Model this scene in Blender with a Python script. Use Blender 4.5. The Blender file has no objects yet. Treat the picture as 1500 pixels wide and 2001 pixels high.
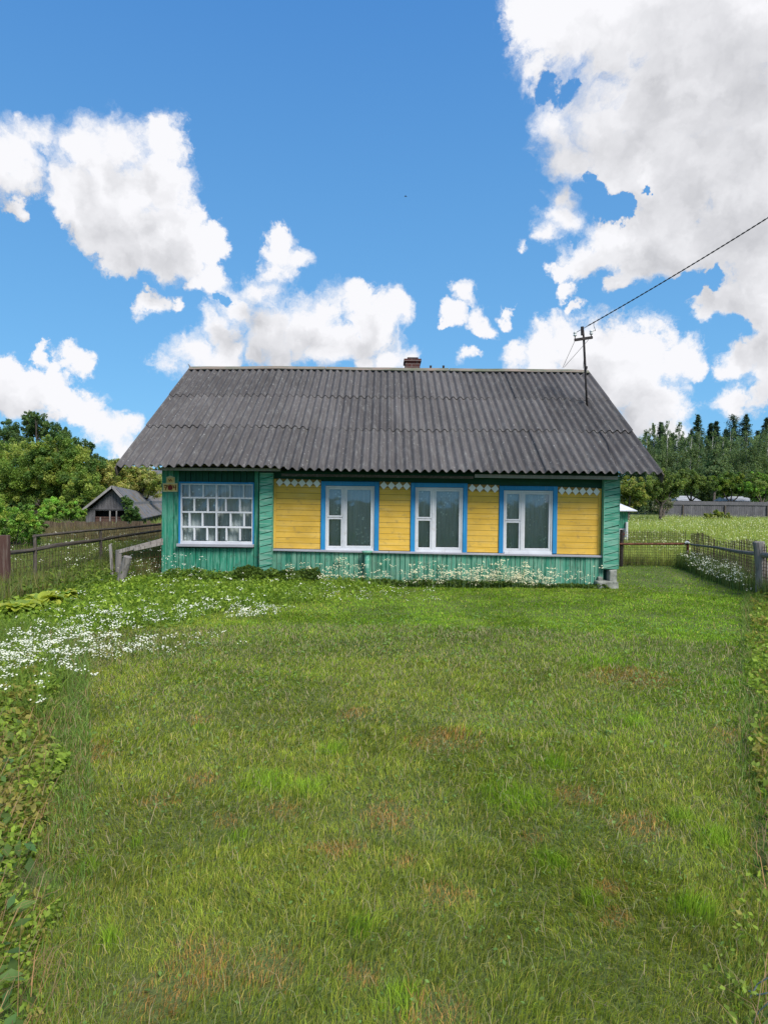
import bpy, math, random
import numpy as np
from mathutils import Vector, Matrix
S = bpy.context.scene
COL = S.collection
random.seed(7)
RNG = np.random.default_rng(11)
R = math.radians

# ------------------------------------------------------------------ camera
F = 1300.0; W0, H0 = 1500.0, 2001.0          # focal length in photo pixels
CAM = Vector((0, 0, 1.55))
PITCH, ROLL = R(1.1), R(0.6)
fw = Vector((0, math.cos(PITCH), -math.sin(PITCH)))
up0 = Vector((0, math.sin(PITCH), math.cos(PITCH)))
rx = Vector((1, 0, 0)) * math.cos(ROLL) + up0 * math.sin(ROLL)
upv = up0 * math.cos(ROLL) - Vector((1, 0, 0)) * math.sin(ROLL)
cd = bpy.data.cameras.new('camera'); cam = bpy.data.objects.new('camera', cd); COL.objects.link(cam)
M = Matrix.Identity(4)
for i in range(3):
    M[i][0] = rx[i]; M[i][1] = upv[i]; M[i][2] = -fw[i]; M[i][3] = CAM[i]
cam.matrix_world = M
cd.sensor_fit = 'VERTICAL'; cd.sensor_height = 24.0; cd.lens = 24.0 * F / H0
cd.clip_start = 0.05; cd.clip_end = 3000
S.camera = cam

def ray(x, y): return fw + rx * ((x - W0 / 2) / F) + upv * ((H0 / 2 - y) / F)
def P(x, y, Y):
    d = ray(x, y); return CAM + d * (Y / d.y)
def G(x, y, z=0.0):
    d = ray(x, y); return CAM + d * ((z - CAM.z) / d.z)

# ------------------------------------------------------------------ world and sun
SUN = Vector((0.36, -0.53, 0.76)).normalized()
SUN_EL = math.asin(SUN.z); SUN_AZ = math.atan2(SUN.x, SUN.y)
world = bpy.data.worlds.new("World"); S.world = world; world.use_nodes = True
nt = world.node_tree; nt.nodes.clear()
def N(t, **k):
    n = nt.nodes.new(t)
    for a, b in k.items(): setattr(n, a, b)
    return n
def L(a, b): nt.links.new(a, b)
def MA(op, a, b=None, c=None, clamp=False):
    n = N('ShaderNodeMath', operation=op); n.use_clamp = clamp
    for i, v in enumerate((a, b, c)):
        if v is None: continue
        if isinstance(v, (int, float)): n.inputs[i].default_value = v
        else: L(v, n.inputs[i])
    return n.outputs[0]
tc = N('ShaderNodeTexCoord')
DIR = tc.outputs['Generated']
sky = N('ShaderNodeTexSky', sky_type='NISHITA', sun_disc=False, sun_elevation=SUN_EL, sun_rotation=SUN_AZ)
sky.air_density = 1.0; sky.dust_density = 0.35; sky.ozone_density = 2.2; sky.altitude = 200
SKY_STR = 0.13
# clouds: caps of the sky dome (direction, radius), broken up by fractal noise
BL = """40 290 55;0 312 72;90 262 45;55 228 22;180 300 68;250 290 58;322 290 44;150 370 62;225 380 90;305 365 58;255 460 80;185 450 55;335 455 66;400 470 38;300 510 46;235 505 50;350 505 40;
15 398 20;405 540 34;380 555 20;545 490 38;530 520 32;575 500 26;500 570 46;455 600 46;420 650 42;520 640 74;605 630 62;692 572 38;720 620 60;772 605 38;650 655 58;560 690 34;700 662 42;630 590 44;
303 597 26;340 602 15;370 695 42;430 700 42;330 732 32;395 735 38;490 700 26;760 702 34;805 700 28;715 708 20;
20 740 50;80 762 50;150 768 42;40 782 42;-20 750 60;98 700 22;160 708 30;182 815 36;240 825 32;212 845 38;150 808 24;262 850 26;235 880 30;120 715 24;
912 575 24;884 612 24;872 636 13;935 632 24;992 621 13;920 695 15;1045 50 62;1110 60 85;1210 50 130;1340 60 150;1480 60 160;1050 130 34;1110 235 78;1185 235 105;1280 210 120;1120 312 58;1195 325 62;1285 305 90;1400 200 150;1490 250 160;1385 330 100;1470 400 130;
1088 398 34;1092 432 38;1062 470 22;1035 487 15;1235 435 62;1300 440 84;1185 480 56;1130 520 42;1088 545 24;1235 520 50;1320 490 64;1400 470 80;1490 480 80;1110 578 20;1195 565 20;
1368 590 34;1425 582 38;1480 575 48;1352 628 22;1510 600 60;1430 700 38;1480 684 44;1510 725 60;1405 722 22;
1000 692 32;1060 682 42;1122 682 56;1192 672 54;1262 684 44;1318 708 34;1240 745 78;1342 718 22;1285 795 52;1250 830 46;1335 800 30;1420 790 30;1470 778 28;1510 768 30;1310 850 40;1138 603 12;1180 740 60;1060 720 40"""
blobs = []
for it in BL.replace('\n', '').split(';'):
    if not it.strip(): continue
    x, y, r = map(float, it.split())
    d = ray(x, y); r += 1 if r < 30 else 0; blobs.append((d.normalized(), r / F / d.length))
n1 = N('ShaderNodeTexNoise'); n1.inputs['Scale'].default_value = 9; n1.inputs['Detail'].default_value = 7; n1.inputs['Roughness'].default_value = 0.62
L(DIR, n1.inputs['Vector'])
vs = N('ShaderNodeVectorMath', operation='SUBTRACT'); L(n1.outputs['Color'], vs.inputs[0]); vs.inputs[1].default_value = (.5, .5, .5)
vm = N('ShaderNodeVectorMath', operation='SCALE'); L(vs.outputs[0], vm.inputs[0]); vm.inputs['Scale'].default_value = 0.115
va = N('ShaderNodeVectorMath', operation='ADD'); L(DIR, va.inputs[0]); L(vm.outputs[0], va.inputs[1])
WD = va.outputs[0]
field = None
for c, r in blobs:
    n = N('ShaderNodeVectorMath', operation='DISTANCE'); L(WD, n.inputs[0]); n.inputs[1].default_value = c
    f = MA('MULTIPLY_ADD', n.outputs['Value'], -1.0 / (r * 1.06), 1.0)
    field = f if field is None else MA('SMOOTH_MAX', field, f, 0.25)
for gx, gy, gr_ in ((1118, 168, 26), (1080, 155, 22), (1348, 140, 15), (1168, 388, 30), (1222, 396, 26), (1150, 345, 12), (1285, 358, 10), (1335, 562, 32), (1298, 590, 30), (1385, 552, 20), (425, 585, 14)):
    d = ray(gx, gy); n = N('ShaderNodeVectorMath', operation='DISTANCE'); L(WD, n.inputs[0]); n.inputs[1].default_value = d.normalized()
    hole = MA('MULTIPLY_ADD', n.outputs['Value'], -1.0 / (gr_ * 1.25 / F / d.length), 1.0, clamp=True)
    field = MA('MULTIPLY_ADD', hole, -1.9, field)
n2 = N('ShaderNodeTexNoise'); n2.inputs['Scale'].default_value = 20; n2.inputs['Detail'].default_value = 9; n2.inputs['Roughness'].default_value = 0.66
L(WD, n2.inputs['Vector'])
# clouds over the rest of the sky, behind the photographer
n3 = N('ShaderNodeTexNoise'); n3.inputs['Scale'].default_value = 2.6; n3.inputs['Detail'].default_value = 5
L(WD, n3.inputs['Vector'])
sx = N('ShaderNodeSeparateXYZ'); L(DIR, sx.inputs[0])
back = MA('MULTIPLY_ADD', sx.outputs['Y'], -4.0, 1.0, clamp=True)
bf = MA('MULTIPLY_ADD', n3.outputs[0], 6.0, -3.2)
bf = MA('MULTIPLY_ADD', back, 4.0, MA('ADD', bf, -4.0))
field = MA('MAXIMUM', field, bf)
cov = MA('MULTIPLY_ADD', n2.outputs[0], 1.75, MA('ADD', field, -.80))
mr = N('ShaderNodeMapRange'); mr.interpolation_type = 'SMOOTHSTEP'
L(cov, mr.inputs['Value']); mr.inputs['From Min'].default_value = -0.10
n5 = N('ShaderNodeTexNoise'); n5.inputs['Scale'].default_value = 5; n5.inputs['Detail'].default_value = 2; L(DIR, n5.inputs['Vector'])
L(MA('MAXIMUM', MA('MULTIPLY_ADD', n5.outputs[0], 2.2, -.62), .24), mr.inputs['From Max'])
alpha = mr.outputs[0]
# cloud tone: white billows, greyer where they are thick
n4 = N('ShaderNodeTexNoise'); n4.inputs['Scale'].default_value = 4.2; n4.inputs['Detail'].default_value = 3; n4.inputs['Roughness'].default_value = .5
L(WD, n4.inputs['Vector'])
thick = N('ShaderNodeMapRange'); thick.interpolation_type = 'SMOOTHSTEP'
L(MA('MULTIPLY_ADD', n4.outputs[0], 2.2, MA('ADD', field, -1.1)), thick.inputs['Value'])
thick.inputs['From Min'].default_value = 0.1; thick.inputs['From Max'].default_value = 1.15
# relief of the billows: density here against density a little nearer the sun
sh_ = N('ShaderNodeVectorMath', operation='ADD'); L(WD, sh_.inputs[0]); sh_.inputs[1].default_value = (.012, 0, .022)
n6 = N('ShaderNodeTexNoise'); n6.inputs['Scale'].default_value = 9; n6.inputs['Detail'].default_value = 4; n6.inputs['Roughness'].default_value = .55; L(WD, n6.inputs['Vector'])
n7 = N('ShaderNodeTexNoise'); n7.inputs['Scale'].default_value = 9; n7.inputs['Detail'].default_value = 4; n7.inputs['Roughness'].default_value = .55; L(sh_.outputs[0], n7.inputs['Vector'])
relief = MA('MULTIPLY', MA('SUBTRACT', n7.outputs[0], n6.outputs[0]), 1.9)
upsh = N('ShaderNodeVectorMath', operation='ADD'); L(WD, upsh.inputs[0]); upsh.inputs[1].default_value = (.01, -.01, .045)
fup = None
for c, r in blobs:
    if r * F < 40: continue
    n = N('ShaderNodeVectorMath', operation='DISTANCE'); L(upsh.outputs[0], n.inputs[0]); n.inputs[1].default_value = c
    f = MA('MULTIPLY_ADD', n.outputs['Value'], -1.0 / (r * 1.06), 1.0)
    fup = f if fup is None else MA('SMOOTH_MAX', fup, f, 0.25)
base_ = MA('MULTIPLY', MA('SUBTRACT', fup, field), .9)
tone = MA('ADD', MA('ADD', MA('MULTIPLY_ADD', thick.outputs[0], .80, .12), base_), relief, clamp=True)
cr = N('ShaderNodeMix', data_type='RGBA'); L(tone, cr.inputs[0])
cr.inputs[6].default_value = (0.70, 0.70, 0.725, 1); cr.inputs[7].default_value = (0.43, 0.435, 0.46, 1)
CLOUD = 1.0
tint = N('ShaderNodeMix', data_type='RGBA'); tint.blend_type = 'MULTIPLY'; tint.inputs[0].default_value = 1
L(sky.outputs[0], tint.inputs[6]); tint.inputs[7].default_value = (SKY_STR * 0.62, SKY_STR * 0.82, SKY_STR * 0.88, 1)
blue = N('ShaderNodeMix', data_type='RGBA'); blue.inputs[0].default_value = .82; L(tint.outputs[2], blue.inputs[6])
sz = N('ShaderNodeSeparateXYZ'); L(DIR, sz.inputs[0])
el = N('ShaderNodeMapRange'); L(sz.outputs['Z'], el.inputs['Value']); el.inputs['From Min'].default_value = 0.0; el.inputs['From Max'].default_value = .62
gr = N('ShaderNodeMix', data_type='RGBA'); L(el.outputs[0], gr.inputs[0]); gr.inputs[6].default_value = (.150, .400, .680, 1); gr.inputs[7].default_value = (.054, .200, .505, 1)
L(gr.outputs[2], blue.inputs[7])
mx = N('ShaderNodeMix', data_type='RGBA'); L(alpha, mx.inputs[0]); L(blue.outputs[2], mx.inputs[6]); L(cr.outputs[2], mx.inputs[7])
bg = N('ShaderNodeBackground'); L(mx.outputs[2], bg.inputs[0]); bg.inputs[1].default_value = 1.0
wo = N('ShaderNodeOutputWorld'); L(bg.outputs[0], wo.inputs[0])
world.cycles.sampling_method = 'MANUAL'; world.cycles.sample_map_resolution = 256

sl = bpy.data.lights.new('sun', 'SUN'); sl.energy = 3.6; sl.angle = R(22); sl.color = (1.0, 0.95, 0.87)
so = bpy.data.objects.new('sun', sl); COL.objects.link(so)
so.rotation_euler = (-SUN).to_track_quat('-Z', 'Y').to_euler()
S.view_settings.view_transform = 'Standard'; S.view_settings.look = 'None'
S.view_settings.exposure = 0.45; S.view_settings.gamma = 1.0; S.view_settings.use_curve_mapping = False
S.cycles.max_bounces = 6; S.cycles.transparent_max_bounces = 12
S.cycles.use_denoising = True

# ------------------------------------------------------------------ materials
def mat(name, build):
    m = bpy.data.materials.new(name); m.use_nodes = True
    t = m.node_tree; b = t.nodes['Principled BSDF']; b.inputs['Roughness'].default_value = .8
    b.inputs['Specular IOR Level'].default_value = .25
    build(t, b); return m
def nz(t, scale, detail=4, stretch=None, rough=.55, coord='Object'):
    c = t.nodes.new('ShaderNodeTexCoord'); n = t.nodes.new('ShaderNodeTexNoise')
    n.inputs['Scale'].default_value = scale; n.inputs['Detail'].default_value = detail; n.inputs['Roughness'].default_value = rough
    if stretch:
        mp = t.nodes.new('ShaderNodeMapping'); mp.inputs['Scale'].default_value = stretch
        t.links.new(c.outputs[coord], mp.inputs[0]); t.links.new(mp.outputs[0], n.inputs['Vector'])
    else: t.links.new(c.outputs[coord], n.inputs['Vector'])
    return n.outputs[0]
def ramp(t, fac, stops):
    r = t.nodes.new('ShaderNodeValToRGB'); e = r.color_ramp.elements
    while len(e) < len(stops): e.new(.5)
    for i, (p, c) in enumerate(stops):
        e[i].position = p; e[i].color = (*c, 1) if len(c) == 3 else c
    t.links.new(fac, r.inputs[0]); return r.outputs[0]
def mixc(t, fac, a, b, mode='MIX'):
    m = t.nodes.new('ShaderNodeMix'); m.data_type = 'RGBA'; m.blend_type = mode
    for i, v in ((0, fac), (6, a), (7, b)):
        if isinstance(v, (int, float)): m.inputs[i].default_value = v
        elif isinstance(v, tuple): m.inputs[i].default_value = (*v, 1)
        else: t.links.new(v, m.inputs[i])
    return m.outputs[2]
def bump(t, b, h, s=.3, d=.01):
    n = t.nodes.new('ShaderNodeBump'); n.inputs['Strength'].default_value = s; n.inputs['Distance'].default_value = d
    t.links.new(h, n.inputs['Height']); t.links.new(n.outputs[0], b.inputs['Normal'])
def attr(t, name='rnd'):
    a = t.nodes.new('ShaderNodeAttribute'); a.attribute_name = name; return a
def paint(c1, c2, worn, stretch, wear=(.55, .75), rough=.6, dirt=None):
    """painted boards: tone differs per board ('rnd'), the paint worn along the grain"""
    def f(t, b):
        a = attr(t)
        base = mixc(t, a.outputs['Fac'], c1, c2)
        n = nz(t, 5, 6, stretch, .65)
        k = ramp(t, n, [(wear[0], (0, 0, 0)), (wear[1], (1, 1, 1))])
        col = mixc(t, k, base, worn)
        n2 = nz(t, 2.2, 5)
        col = mixc(t, .55, col, ramp(t, n2, [(.3, (.55, .55, .55)), (.7, (1, 1, 1))]), 'MULTIPLY')
        if dirt:
            n3 = nz(t, 9, 7, None, .7)
            col = mixc(t, ramp(t, n3, [(.56, (0, 0, 0)), (.7, (.7, .7, .7))]), col, dirt)
        t.links.new(col, b.inputs['Base Color']); b.inputs['Roughness'].default_value = rough
        bump(t, b, n, .35, .006)
    return f
VERT = (6, 6, .55); HOR = (.6, 6, 7)
m_green = mat('green_paint', paint((.010, .165, .095), (.03, .26, .165), (.15, .38, .28), VERT, (.44, .64), dirt=(.05, .10, .07)))
m_green2 = mat('faded_green_paint', paint((.04, .26, .17), (.10, .38, .27), (.28, .48, .38), HOR, (.44, .66), dirt=(.10, .22, .16)))
m_skirt = mat('skirting_green_paint', paint((.012, .16, .10), (.08, .32, .22), (.20, .38, .28), VERT, (.40, .62), dirt=(.06, .11, .07)))
m_dark = mat('dark_green_paint_and_shade', paint((.004, .060, .038), (.006, .07, .045), (.02, .11, .075), HOR))
m_yellow = mat('yellow_paint', paint((.68, .41, .055), (.76, .47, .08), (.72, .50, .16), HOR, (.5, .8), dirt=(.28, .20, .08)))
m_blue = mat('blue_paint', paint((.018, .21, .48), (.025, .26, .56), (.16, .40, .68), VERT, (.56, .85)))
m_white = mat('white_paint', paint((.60, .62, .67), (.68, .69, .73), (.48, .50, .55), VERT, (.55, .9), dirt=(.42, .41, .40)))
m_ornament = mat('ornament_white', paint((.82, .82, .80), (.88, .88, .86), (.74, .73, .70), VERT, (.6, .9)))
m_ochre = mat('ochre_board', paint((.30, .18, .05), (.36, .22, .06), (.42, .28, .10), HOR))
m_greywood = mat('grey_wood', paint((.20, .19, .19), (.33, .31, .30), (.42, .40, .39), (5, 5, .7), (.5, .7), .9))
m_shedwood = mat('old_shed_boards', paint((.095, .092, .10), (.15, .145, .155), (.21, .20, .21), (5, 5, .7), (.5, .7), .9))
m_darkwood = mat('dark_wood', paint((.065, .054, .045), (.11, .09, .072), (.18, .16, .14), (5, .7, 5), (.5, .7), .9))
m_post = mat('weathered_post', paint((.22, .20, .19), (.36, .33, .31), (.12, .11, .10), (7, 7, .7), (.5, .62), .9))
m_ledge = mat('grey_ledge', paint((.36, .36, .41), (.42, .42, .46), (.52, .52, .56), HOR))
m_brownboard = mat('brown_boards', paint((.085, .060, .040), (.15, .11, .075), (.19, .15, .10), VERT, (.5, .7), .95))
m_redboard = mat('red_brown_boards', paint((.085, .045, .038), (.12, .065, .052), (.17, .13, .11), VERT, (.5, .7), .95))
m_rust = mat('rusty_metal', lambda t, b: (t.links.new(ramp(t, nz(t, 30, 6), [(.35, (.03, .014, .01)), (.5, (.12, .04, .025)), (.7, (.20, .08, .05))]), b.inputs['Base Color'])))
m_metal = mat('dark_metal', lambda t, b: (t.links.new(ramp(t, nz(t, 25, 5), [(.35, (.012, .012, .014)), (.7, (.06, .045, .04))]), b.inputs['Base Color']), b.inputs['Roughness'].__setattr__('default_value', .55)))
m_wire = mat('wire', lambda t, b: b.inputs['Base Color'].__setattr__('default_value', (.045, .04, .04, 1)))
m_net = mat('rusty_netting', lambda t, b: t.links.new(ramp(t, nz(t, 12, 5), [(.35, (.030, .024, .020)), (.65, (.095, .065, .045))]), b.inputs['Base Color']))
m_porcelain = mat('porcelain', lambda t, b: (t.links.new(ramp(t, nz(t, 14, 3), [(.3, (.5, .52, .53)), (.7, (.7, .72, .72))]), b.inputs['Base Color']), b.inputs['Roughness'].__setattr__('default_value', .25)))
def _roof(t, b):
    a = attr(t)
    c = mixc(t, a.outputs['Fac'], (.086, .080, .078), (.118, .110, .107))
    c = mixc(t, .7, c, ramp(t, nz(t, 1.3, 7, (1, .5, .5), .6), [(.3, (.62, .60, .60)), (.7, (1.1, 1.08, 1.1))]), 'MULTIPLY')
    c = mixc(t, ramp(t, nz(t, 9, 8, (2.2, .35, .35), .75), [(.50, (0, 0, 0)), (.66, (.55, .55, .55))]), c, (.20, .195, .185))
    c = mixc(t, ramp(t, nz(t, 20, 3, None, .6), [(.66, (0, 0, 0)), (.72, (.8, .8, .8))]), c, (.42, .42, .40))
    c = mixc(t, ramp(t, nz(t, 3.1, 6, None, .7), [(.60, (0, 0, 0)), (.74, (.5, .5, .5))]), c, (.085, .082, .055))
    t.links.new(c, b.inputs['Base Color']); b.inputs['Roughness'].default_value = .9
    bump(t, b, nz(t, 60, 5), .4, .004)
m_roof = mat('corrugated_sheet', _roof)
def _ridge(t, b):
    c = ramp(t, nz(t, 2.2, 7, (1, 4, 4), .65), [(.32, (.10, .11, .065)), (.48, (.16, .155, .12)), (.58, (.23, .175, .14)), (.72, (.20, .195, .165))])
    t.links.new(c, b.inputs['Base Color']); bump(t, b, nz(t, 30, 5, (1, 5, 5)), .4, .005)
m_ridge = mat('ridge_boards', _ridge)
def _brick(t, b):
    c = t.nodes.new('ShaderNodeTexCoord'); mp = t.nodes.new('ShaderNodeMapping'); mp.inputs['Rotation'].default_value = (R(90), 0, 0)
    t.links.new(c.outputs['Object'], mp.inputs[0]); k = t.nodes.new('ShaderNodeTexBrick'); t.links.new(mp.outputs[0], k.inputs['Vector'])
    k.inputs['Scale'].default_value = 1; k.inputs['Brick Width'].default_value = .25; k.inputs['Row Height'].default_value = .075; k.inputs['Mortar Size'].default_value = .008
    k.inputs['Color1'].default_value = (.11, .03, .025, 1); k.inputs['Color2'].default_value = (.065, .028, .026, 1); k.inputs['Mortar'].default_value = (.16, .14, .13, 1)
    c2 = mixc(t, ramp(t, nz(t, 9, 6), [(.5, (0, 0, 0)), (.65, (.8, .8, .8))]), k.outputs[0], (.09, .065, .055))
    t.links.new(c2, b.inputs['Base Color']); bump(t, b, k.outputs['Fac'], -.5, .01)
m_brick = mat('sooty_brick', _brick)
def _conc(t, b):
    c = ramp(t, nz(t, 6, 8, None, .7), [(.35, (.10, .10, .09)), (.5, (.24, .25, .22)), (.7, (.36, .36, .33))])
    t.links.new(c, b.inputs['Base Color']); bump(t, b, nz(t, 18, 7), .6, .02)
m_concrete = mat('old_concrete', _conc)
def _glass(t, b):
    o = t.nodes['Material Output']; t.nodes.remove(b)
    tr = t.nodes.new('ShaderNodeBsdfTransparent'); tr.inputs[0].default_value = (.86, .90, .90, 1)
    g = t.nodes.new('ShaderNodeBsdfGlossy'); g.inputs['Roughness'].default_value = .04; g.inputs[0].default_value = (.9, .95, 1, 1)
    lw = t.nodes.new('ShaderNodeFresnel'); lw.inputs[0].default_value = 1.52
    ad = t.nodes.new('ShaderNodeMath'); ad.operation = 'MULTIPLY_ADD'; t.links.new(lw.outputs[0], ad.inputs[0]); ad.inputs[1].default_value = 1.1; ad.inputs[2].default_value = .03
    n = t.nodes.new('ShaderNodeBump'); n.inputs['Strength'].default_value = .25; n.inputs['Distance'].default_value = .01
    t.links.new(nz(t, 2.5, 2), n.inputs['Height']); t.links.new(n.outputs[0], g.inputs['Normal'])
    m = t.nodes.new('ShaderNodeMixShader'); t.links.new(ad.outputs[0], m.inputs[0]); t.links.new(tr.outputs[0], m.inputs[1]); t.links.new(g.outputs[0], m.inputs[2])
    t.links.new(m.outputs[0], o.inputs[0])
m_glass = mat('window_glass', _glass)
def _curtain(t, b):
    c = ramp(t, nz(t, 7, 3, (6, 6, .3)), [(.3, (.38, .40, .42)), (.7, (.52, .54, .55))])
    # lace: rows of small blossoms woven in lighter thread
    v = t.nodes.new('ShaderNodeTexVoronoi'); v.inputs['Scale'].default_value = 16
    co = t.nodes.new('ShaderNodeTexCoord'); t.links.new(co.outputs['Object'], v.inputs['Vector'])
    k = ramp(t, v.outputs['Distance'], [(.22, (1, 1, 1)), (.34, (0, 0, 0))])
    k2 = ramp(t, nz(t, 2.4, 2, (1.6, 1, .45)), [(.50, (0, 0, 0)), (.58, (.9, .9, .9))])
    c = mixc(t, mixc(t, 1.0, k, k2, 'MULTIPLY'), c, (.9, .92, .92))
    t.links.new(c, b.inputs['Base Color']); b.inputs['Roughness'].default_value = 1
m_curtain = mat('net_curtain', _curtain)
m_room = mat('room_inside', lambda t, b: t.links.new(ramp(t, nz(t, 3), [(.3, (.10, .09, .08)), (.7, (.16, .15, .13))]), b.inputs['Base Color']))
m_plate = mat('sign_yellow', lambda t, b: t.links.new(ramp(t, nz(t, 20, 5), [(.3, (.50, .34, .10)), (.7, (.70, .50, .20))]), b.inputs['Base Color']))
m_plate_rim = mat('sign_rim', lambda t, b: t.links.new(ramp(t, nz(t, 20, 5), [(.3, (.46, .42, .24)), (.7, (.62, .56, .32))]), b.inputs['Base Color']))
m_ink = mat('sign_brown', lambda t, b: b.inputs['Base Color'].__setattr__('default_value', (.12, .035, .012, 1)))
m_ink2 = mat('sign_red', lambda t, b: b.inputs['Base Color'].__setattr__('default_value', (.17, .022, .018, 1)))
m_bark = mat('bark', lambda t, b: (t.links.new(ramp(t, nz(t, 9, 6, (3, 3, .6)), [(.35, (.045, .035, .028)), (.65, (.13, .11, .09))]), b.inputs['Base Color']), bump(t, b, nz(t, 12, 6, (3, 3, .6)), .6, .03)))
m_birch = mat('birch_bark', lambda t, b: t.links.new(ramp(t, nz(t, 5, 5, (1, 1, 2.5)), [(.42, (.05, .05, .045)), (.5, (.35, .36, .33)), (.7, (.48, .48, .45))]), b.inputs['Base Color']))
m_tin = mat('pale_sheet_metal', lambda t, b: (t.links.new(ramp(t, nz(t, 6, 6, (1, 3, 1)), [(.35, (.50, .51, .55)), (.7, (.72, .72, .76))]), b.inputs['Base Color']), b.inputs['Roughness'].__setattr__('default_value', .5)))
m_dulltin = mat('dull_sheet_roof', lambda t, b: t.links.new(ramp(t, nz(t, 2, 6, (1, 3, 1)), [(.35, (.20, .21, .22)), (.7, (.42, .43, .45))]), b.inputs['Base Color']))
m_black = mat('dark_opening', lambda t, b: b.inputs['Base Color'].__setattr__('default_value', (.008, .008, .01, 1)))
def leafmat(name, trans=.3, rough=.55):
    def f(t, b):
        a = attr(t, 'col'); t.links.new(a.outputs['Color'], b.inputs['Base Color']); b.inputs['Roughness'].default_value = rough
        o = t.nodes['Material Output']; tl = t.nodes.new('ShaderNodeBsdfTranslucent')
        t.links.new(mixc(t, 1.0, a.outputs['Color'], (1.0, 1.0, .55), 'MULTIPLY'), tl.inputs[0])
        m = t.nodes.new('ShaderNodeMixShader'); m.inputs[0].default_value = trans
        t.links.new(b.outputs[0], m.inputs[1]); t.links.new(tl.outputs[0], m.inputs[2]); t.links.new(m.outputs[0], o.inputs[0])
    return mat(name, f)
m_leaf = leafmat('foliage', .5); m_grass = leafmat('grass_blades', .42, .6); m_petal = leafmat('petals', .25, .8)
def _ground(t, b):
    c = ramp(t, nz(t, 1.2, 8, None, .65), [(.3, (.075, .105, .026)), (.5, (.105, .14, .038)), (.68, (.14, .145, .055)), (.82, (.16, .12, .06))])
    c = mixc(t, .6, c, ramp(t, nz(t, 40, 6, None, .7), [(.3, (.45, .45, .45)), (.7, (1.3, 1.3, 1.3))]), 'MULTIPLY')
    t.links.new(c, b.inputs['Base Color']); b.inputs['Roughness'].default_value = 1; bump(t, b, nz(t, 35, 6), .8, .03)
m_ground = mat('ground_soil_and_thatch', _ground)

# ------------------------------------------------------------------ mesh helpers
class MB:
    """collects boards, prisms and tubes for ONE mesh; 'rnd' holds one tone per board"""
    def __init__(s): s.v = []; s.f = []; s.r = []
    def add(s, vs, fs, r=None):
        o = len(s.v); r = random.random() if r is None else r
        s.v += [tuple(p) for p in vs]; s.f += [tuple(i + o for i in q) for q in fs]; s.r += [r] * len(vs); return s
    def box(s, a, b, r=None):
        (x0, y0, z0), (x1, y1, z1) = a, b
        return s.prism([(x0, z0), (x1, z0), (x1, z1), (x0, z1)], y0, y1, r)
    def prism(s, poly, y0, y1, r=None):
        """poly in the XZ plane (counter-clockwise seen from -Y), from y0 (front) to y1"""
        n = len(poly); v = [(x, y0, z) for x, z in poly] + [(x, y1, z) for x, z in poly]
        f = [tuple(range(n)), tuple(range(2 * n - 1, n - 1, -1))] + [(i, n + i, n + (i + 1) % n, (i + 1) % n) for i in range(n)]
        return s.add(v, f, r)
    def bar(s, a, b, w, h, r=None, upd=Vector((0, 0, 1))):
        a, b = Vector(a), Vector(b); d = (b - a).normalized()
        if abs(d.dot(upd)) > .95: upd = Vector((0, 1, 0))
        sx_ = d.cross(upd).normalized() * w / 2; sz = sx_.cross(d).normalized() * h / 2
        v = [a - sx_ - sz, a + sx_ - sz, a + sx_ + sz, a - sx_ + sz, b - sx_ - sz, b + sx_ - sz, b + sx_ + sz, b - sx_ + sz]
        return s.add(v, [(0, 1, 2, 3), (7, 6, 5, 4), (0, 4, 5, 1), (1, 5, 6, 2), (2, 6, 7, 3), (3, 7, 4, 0)], r)
    def tube(s, pts, rad, n=8, r=None, cap=True, wob=0):
        pts = [Vector(p) for p in pts]; k = len(pts)
        rad = rad if isinstance(rad, (list, tuple)) else [rad] * k
        vs = []; ref = Vector((0, 0, 1))
        for i, p in enumerate(pts):
            d = (pts[min(i + 1, k - 1)] - pts[max(i - 1, 0)]).normalized()
            rf = ref if abs(d.dot(ref)) < .9 else Vector((1, 0, 0))
            a = d.cross(rf).normalized(); b = d.cross(a)
            for j in range(n):
                t = 2 * math.pi * j / n; rr = rad[i] * (1 + wob * random.uniform(-1, 1))
                vs.append(p + a * math.cos(t) * rr + b * math.sin(t) * rr)
        fs = [(i * n + j, i * n + (j + 1) % n, (i + 1) * n + (j + 1) % n, (i + 1) * n + j) for i in range(k - 1) for j in range(n)]
        if cap: fs += [tuple(range(n - 1, -1, -1)), tuple((k - 1) * n + j for j in range(n))]
        return s.add(vs, fs, r)
    def build(s, name, m, parent=None, smooth=False, bevel=0):
        me = bpy.data.meshes.new(name); me.from_pydata(s.v, [], s.f); me.update()
        at = me.attributes.new('rnd', 'FLOAT', 'POINT'); at.data.foreach_set('value', s.r)
        me.materials.append(m)
        if smooth: me.polygons.foreach_set('use_smooth', [True] * len(me.polygons))
        o = bpy.data.objects.new(name, me); COL.objects.link(o)
        import bmesh
        bm = bmesh.new(); bm.from_mesh(me); bmesh.ops.recalc_face_normals(bm, faces=bm.faces); bm.to_mesh(me); bm.free()
        if parent is not None:
            o.parent = parent; o.matrix_parent_inverse = Matrix.Translation(-origin(parent))
        if bevel:
            b = o.modifiers.new('bevel', 'BEVEL'); b.width = bevel; b.segments = 1; b.limit_method = 'ANGLE'
        return o
def origin(o):
    p = Vector(o.location)
    while o.parent is not None: p = p + Vector(o.parent.location) - Vector(o.parent.location) if False else p; break
    return p if o.type == 'EMPTY' else Vector((0, 0, 0))
def tag(o, label=None, cat=None, group=None, kind=None):
    if label: o['label'] = label
    if cat: o['category'] = cat
    if group: o['group'] = group
    if kind: o['kind'] = kind
    return o
def thing(name, loc, label, cat, group=None):
    o = bpy.data.objects.new(name, None); COL.objects.link(o); o.location = loc; o.empty_display_size = .2
    return tag(o, label, cat, group)
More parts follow.
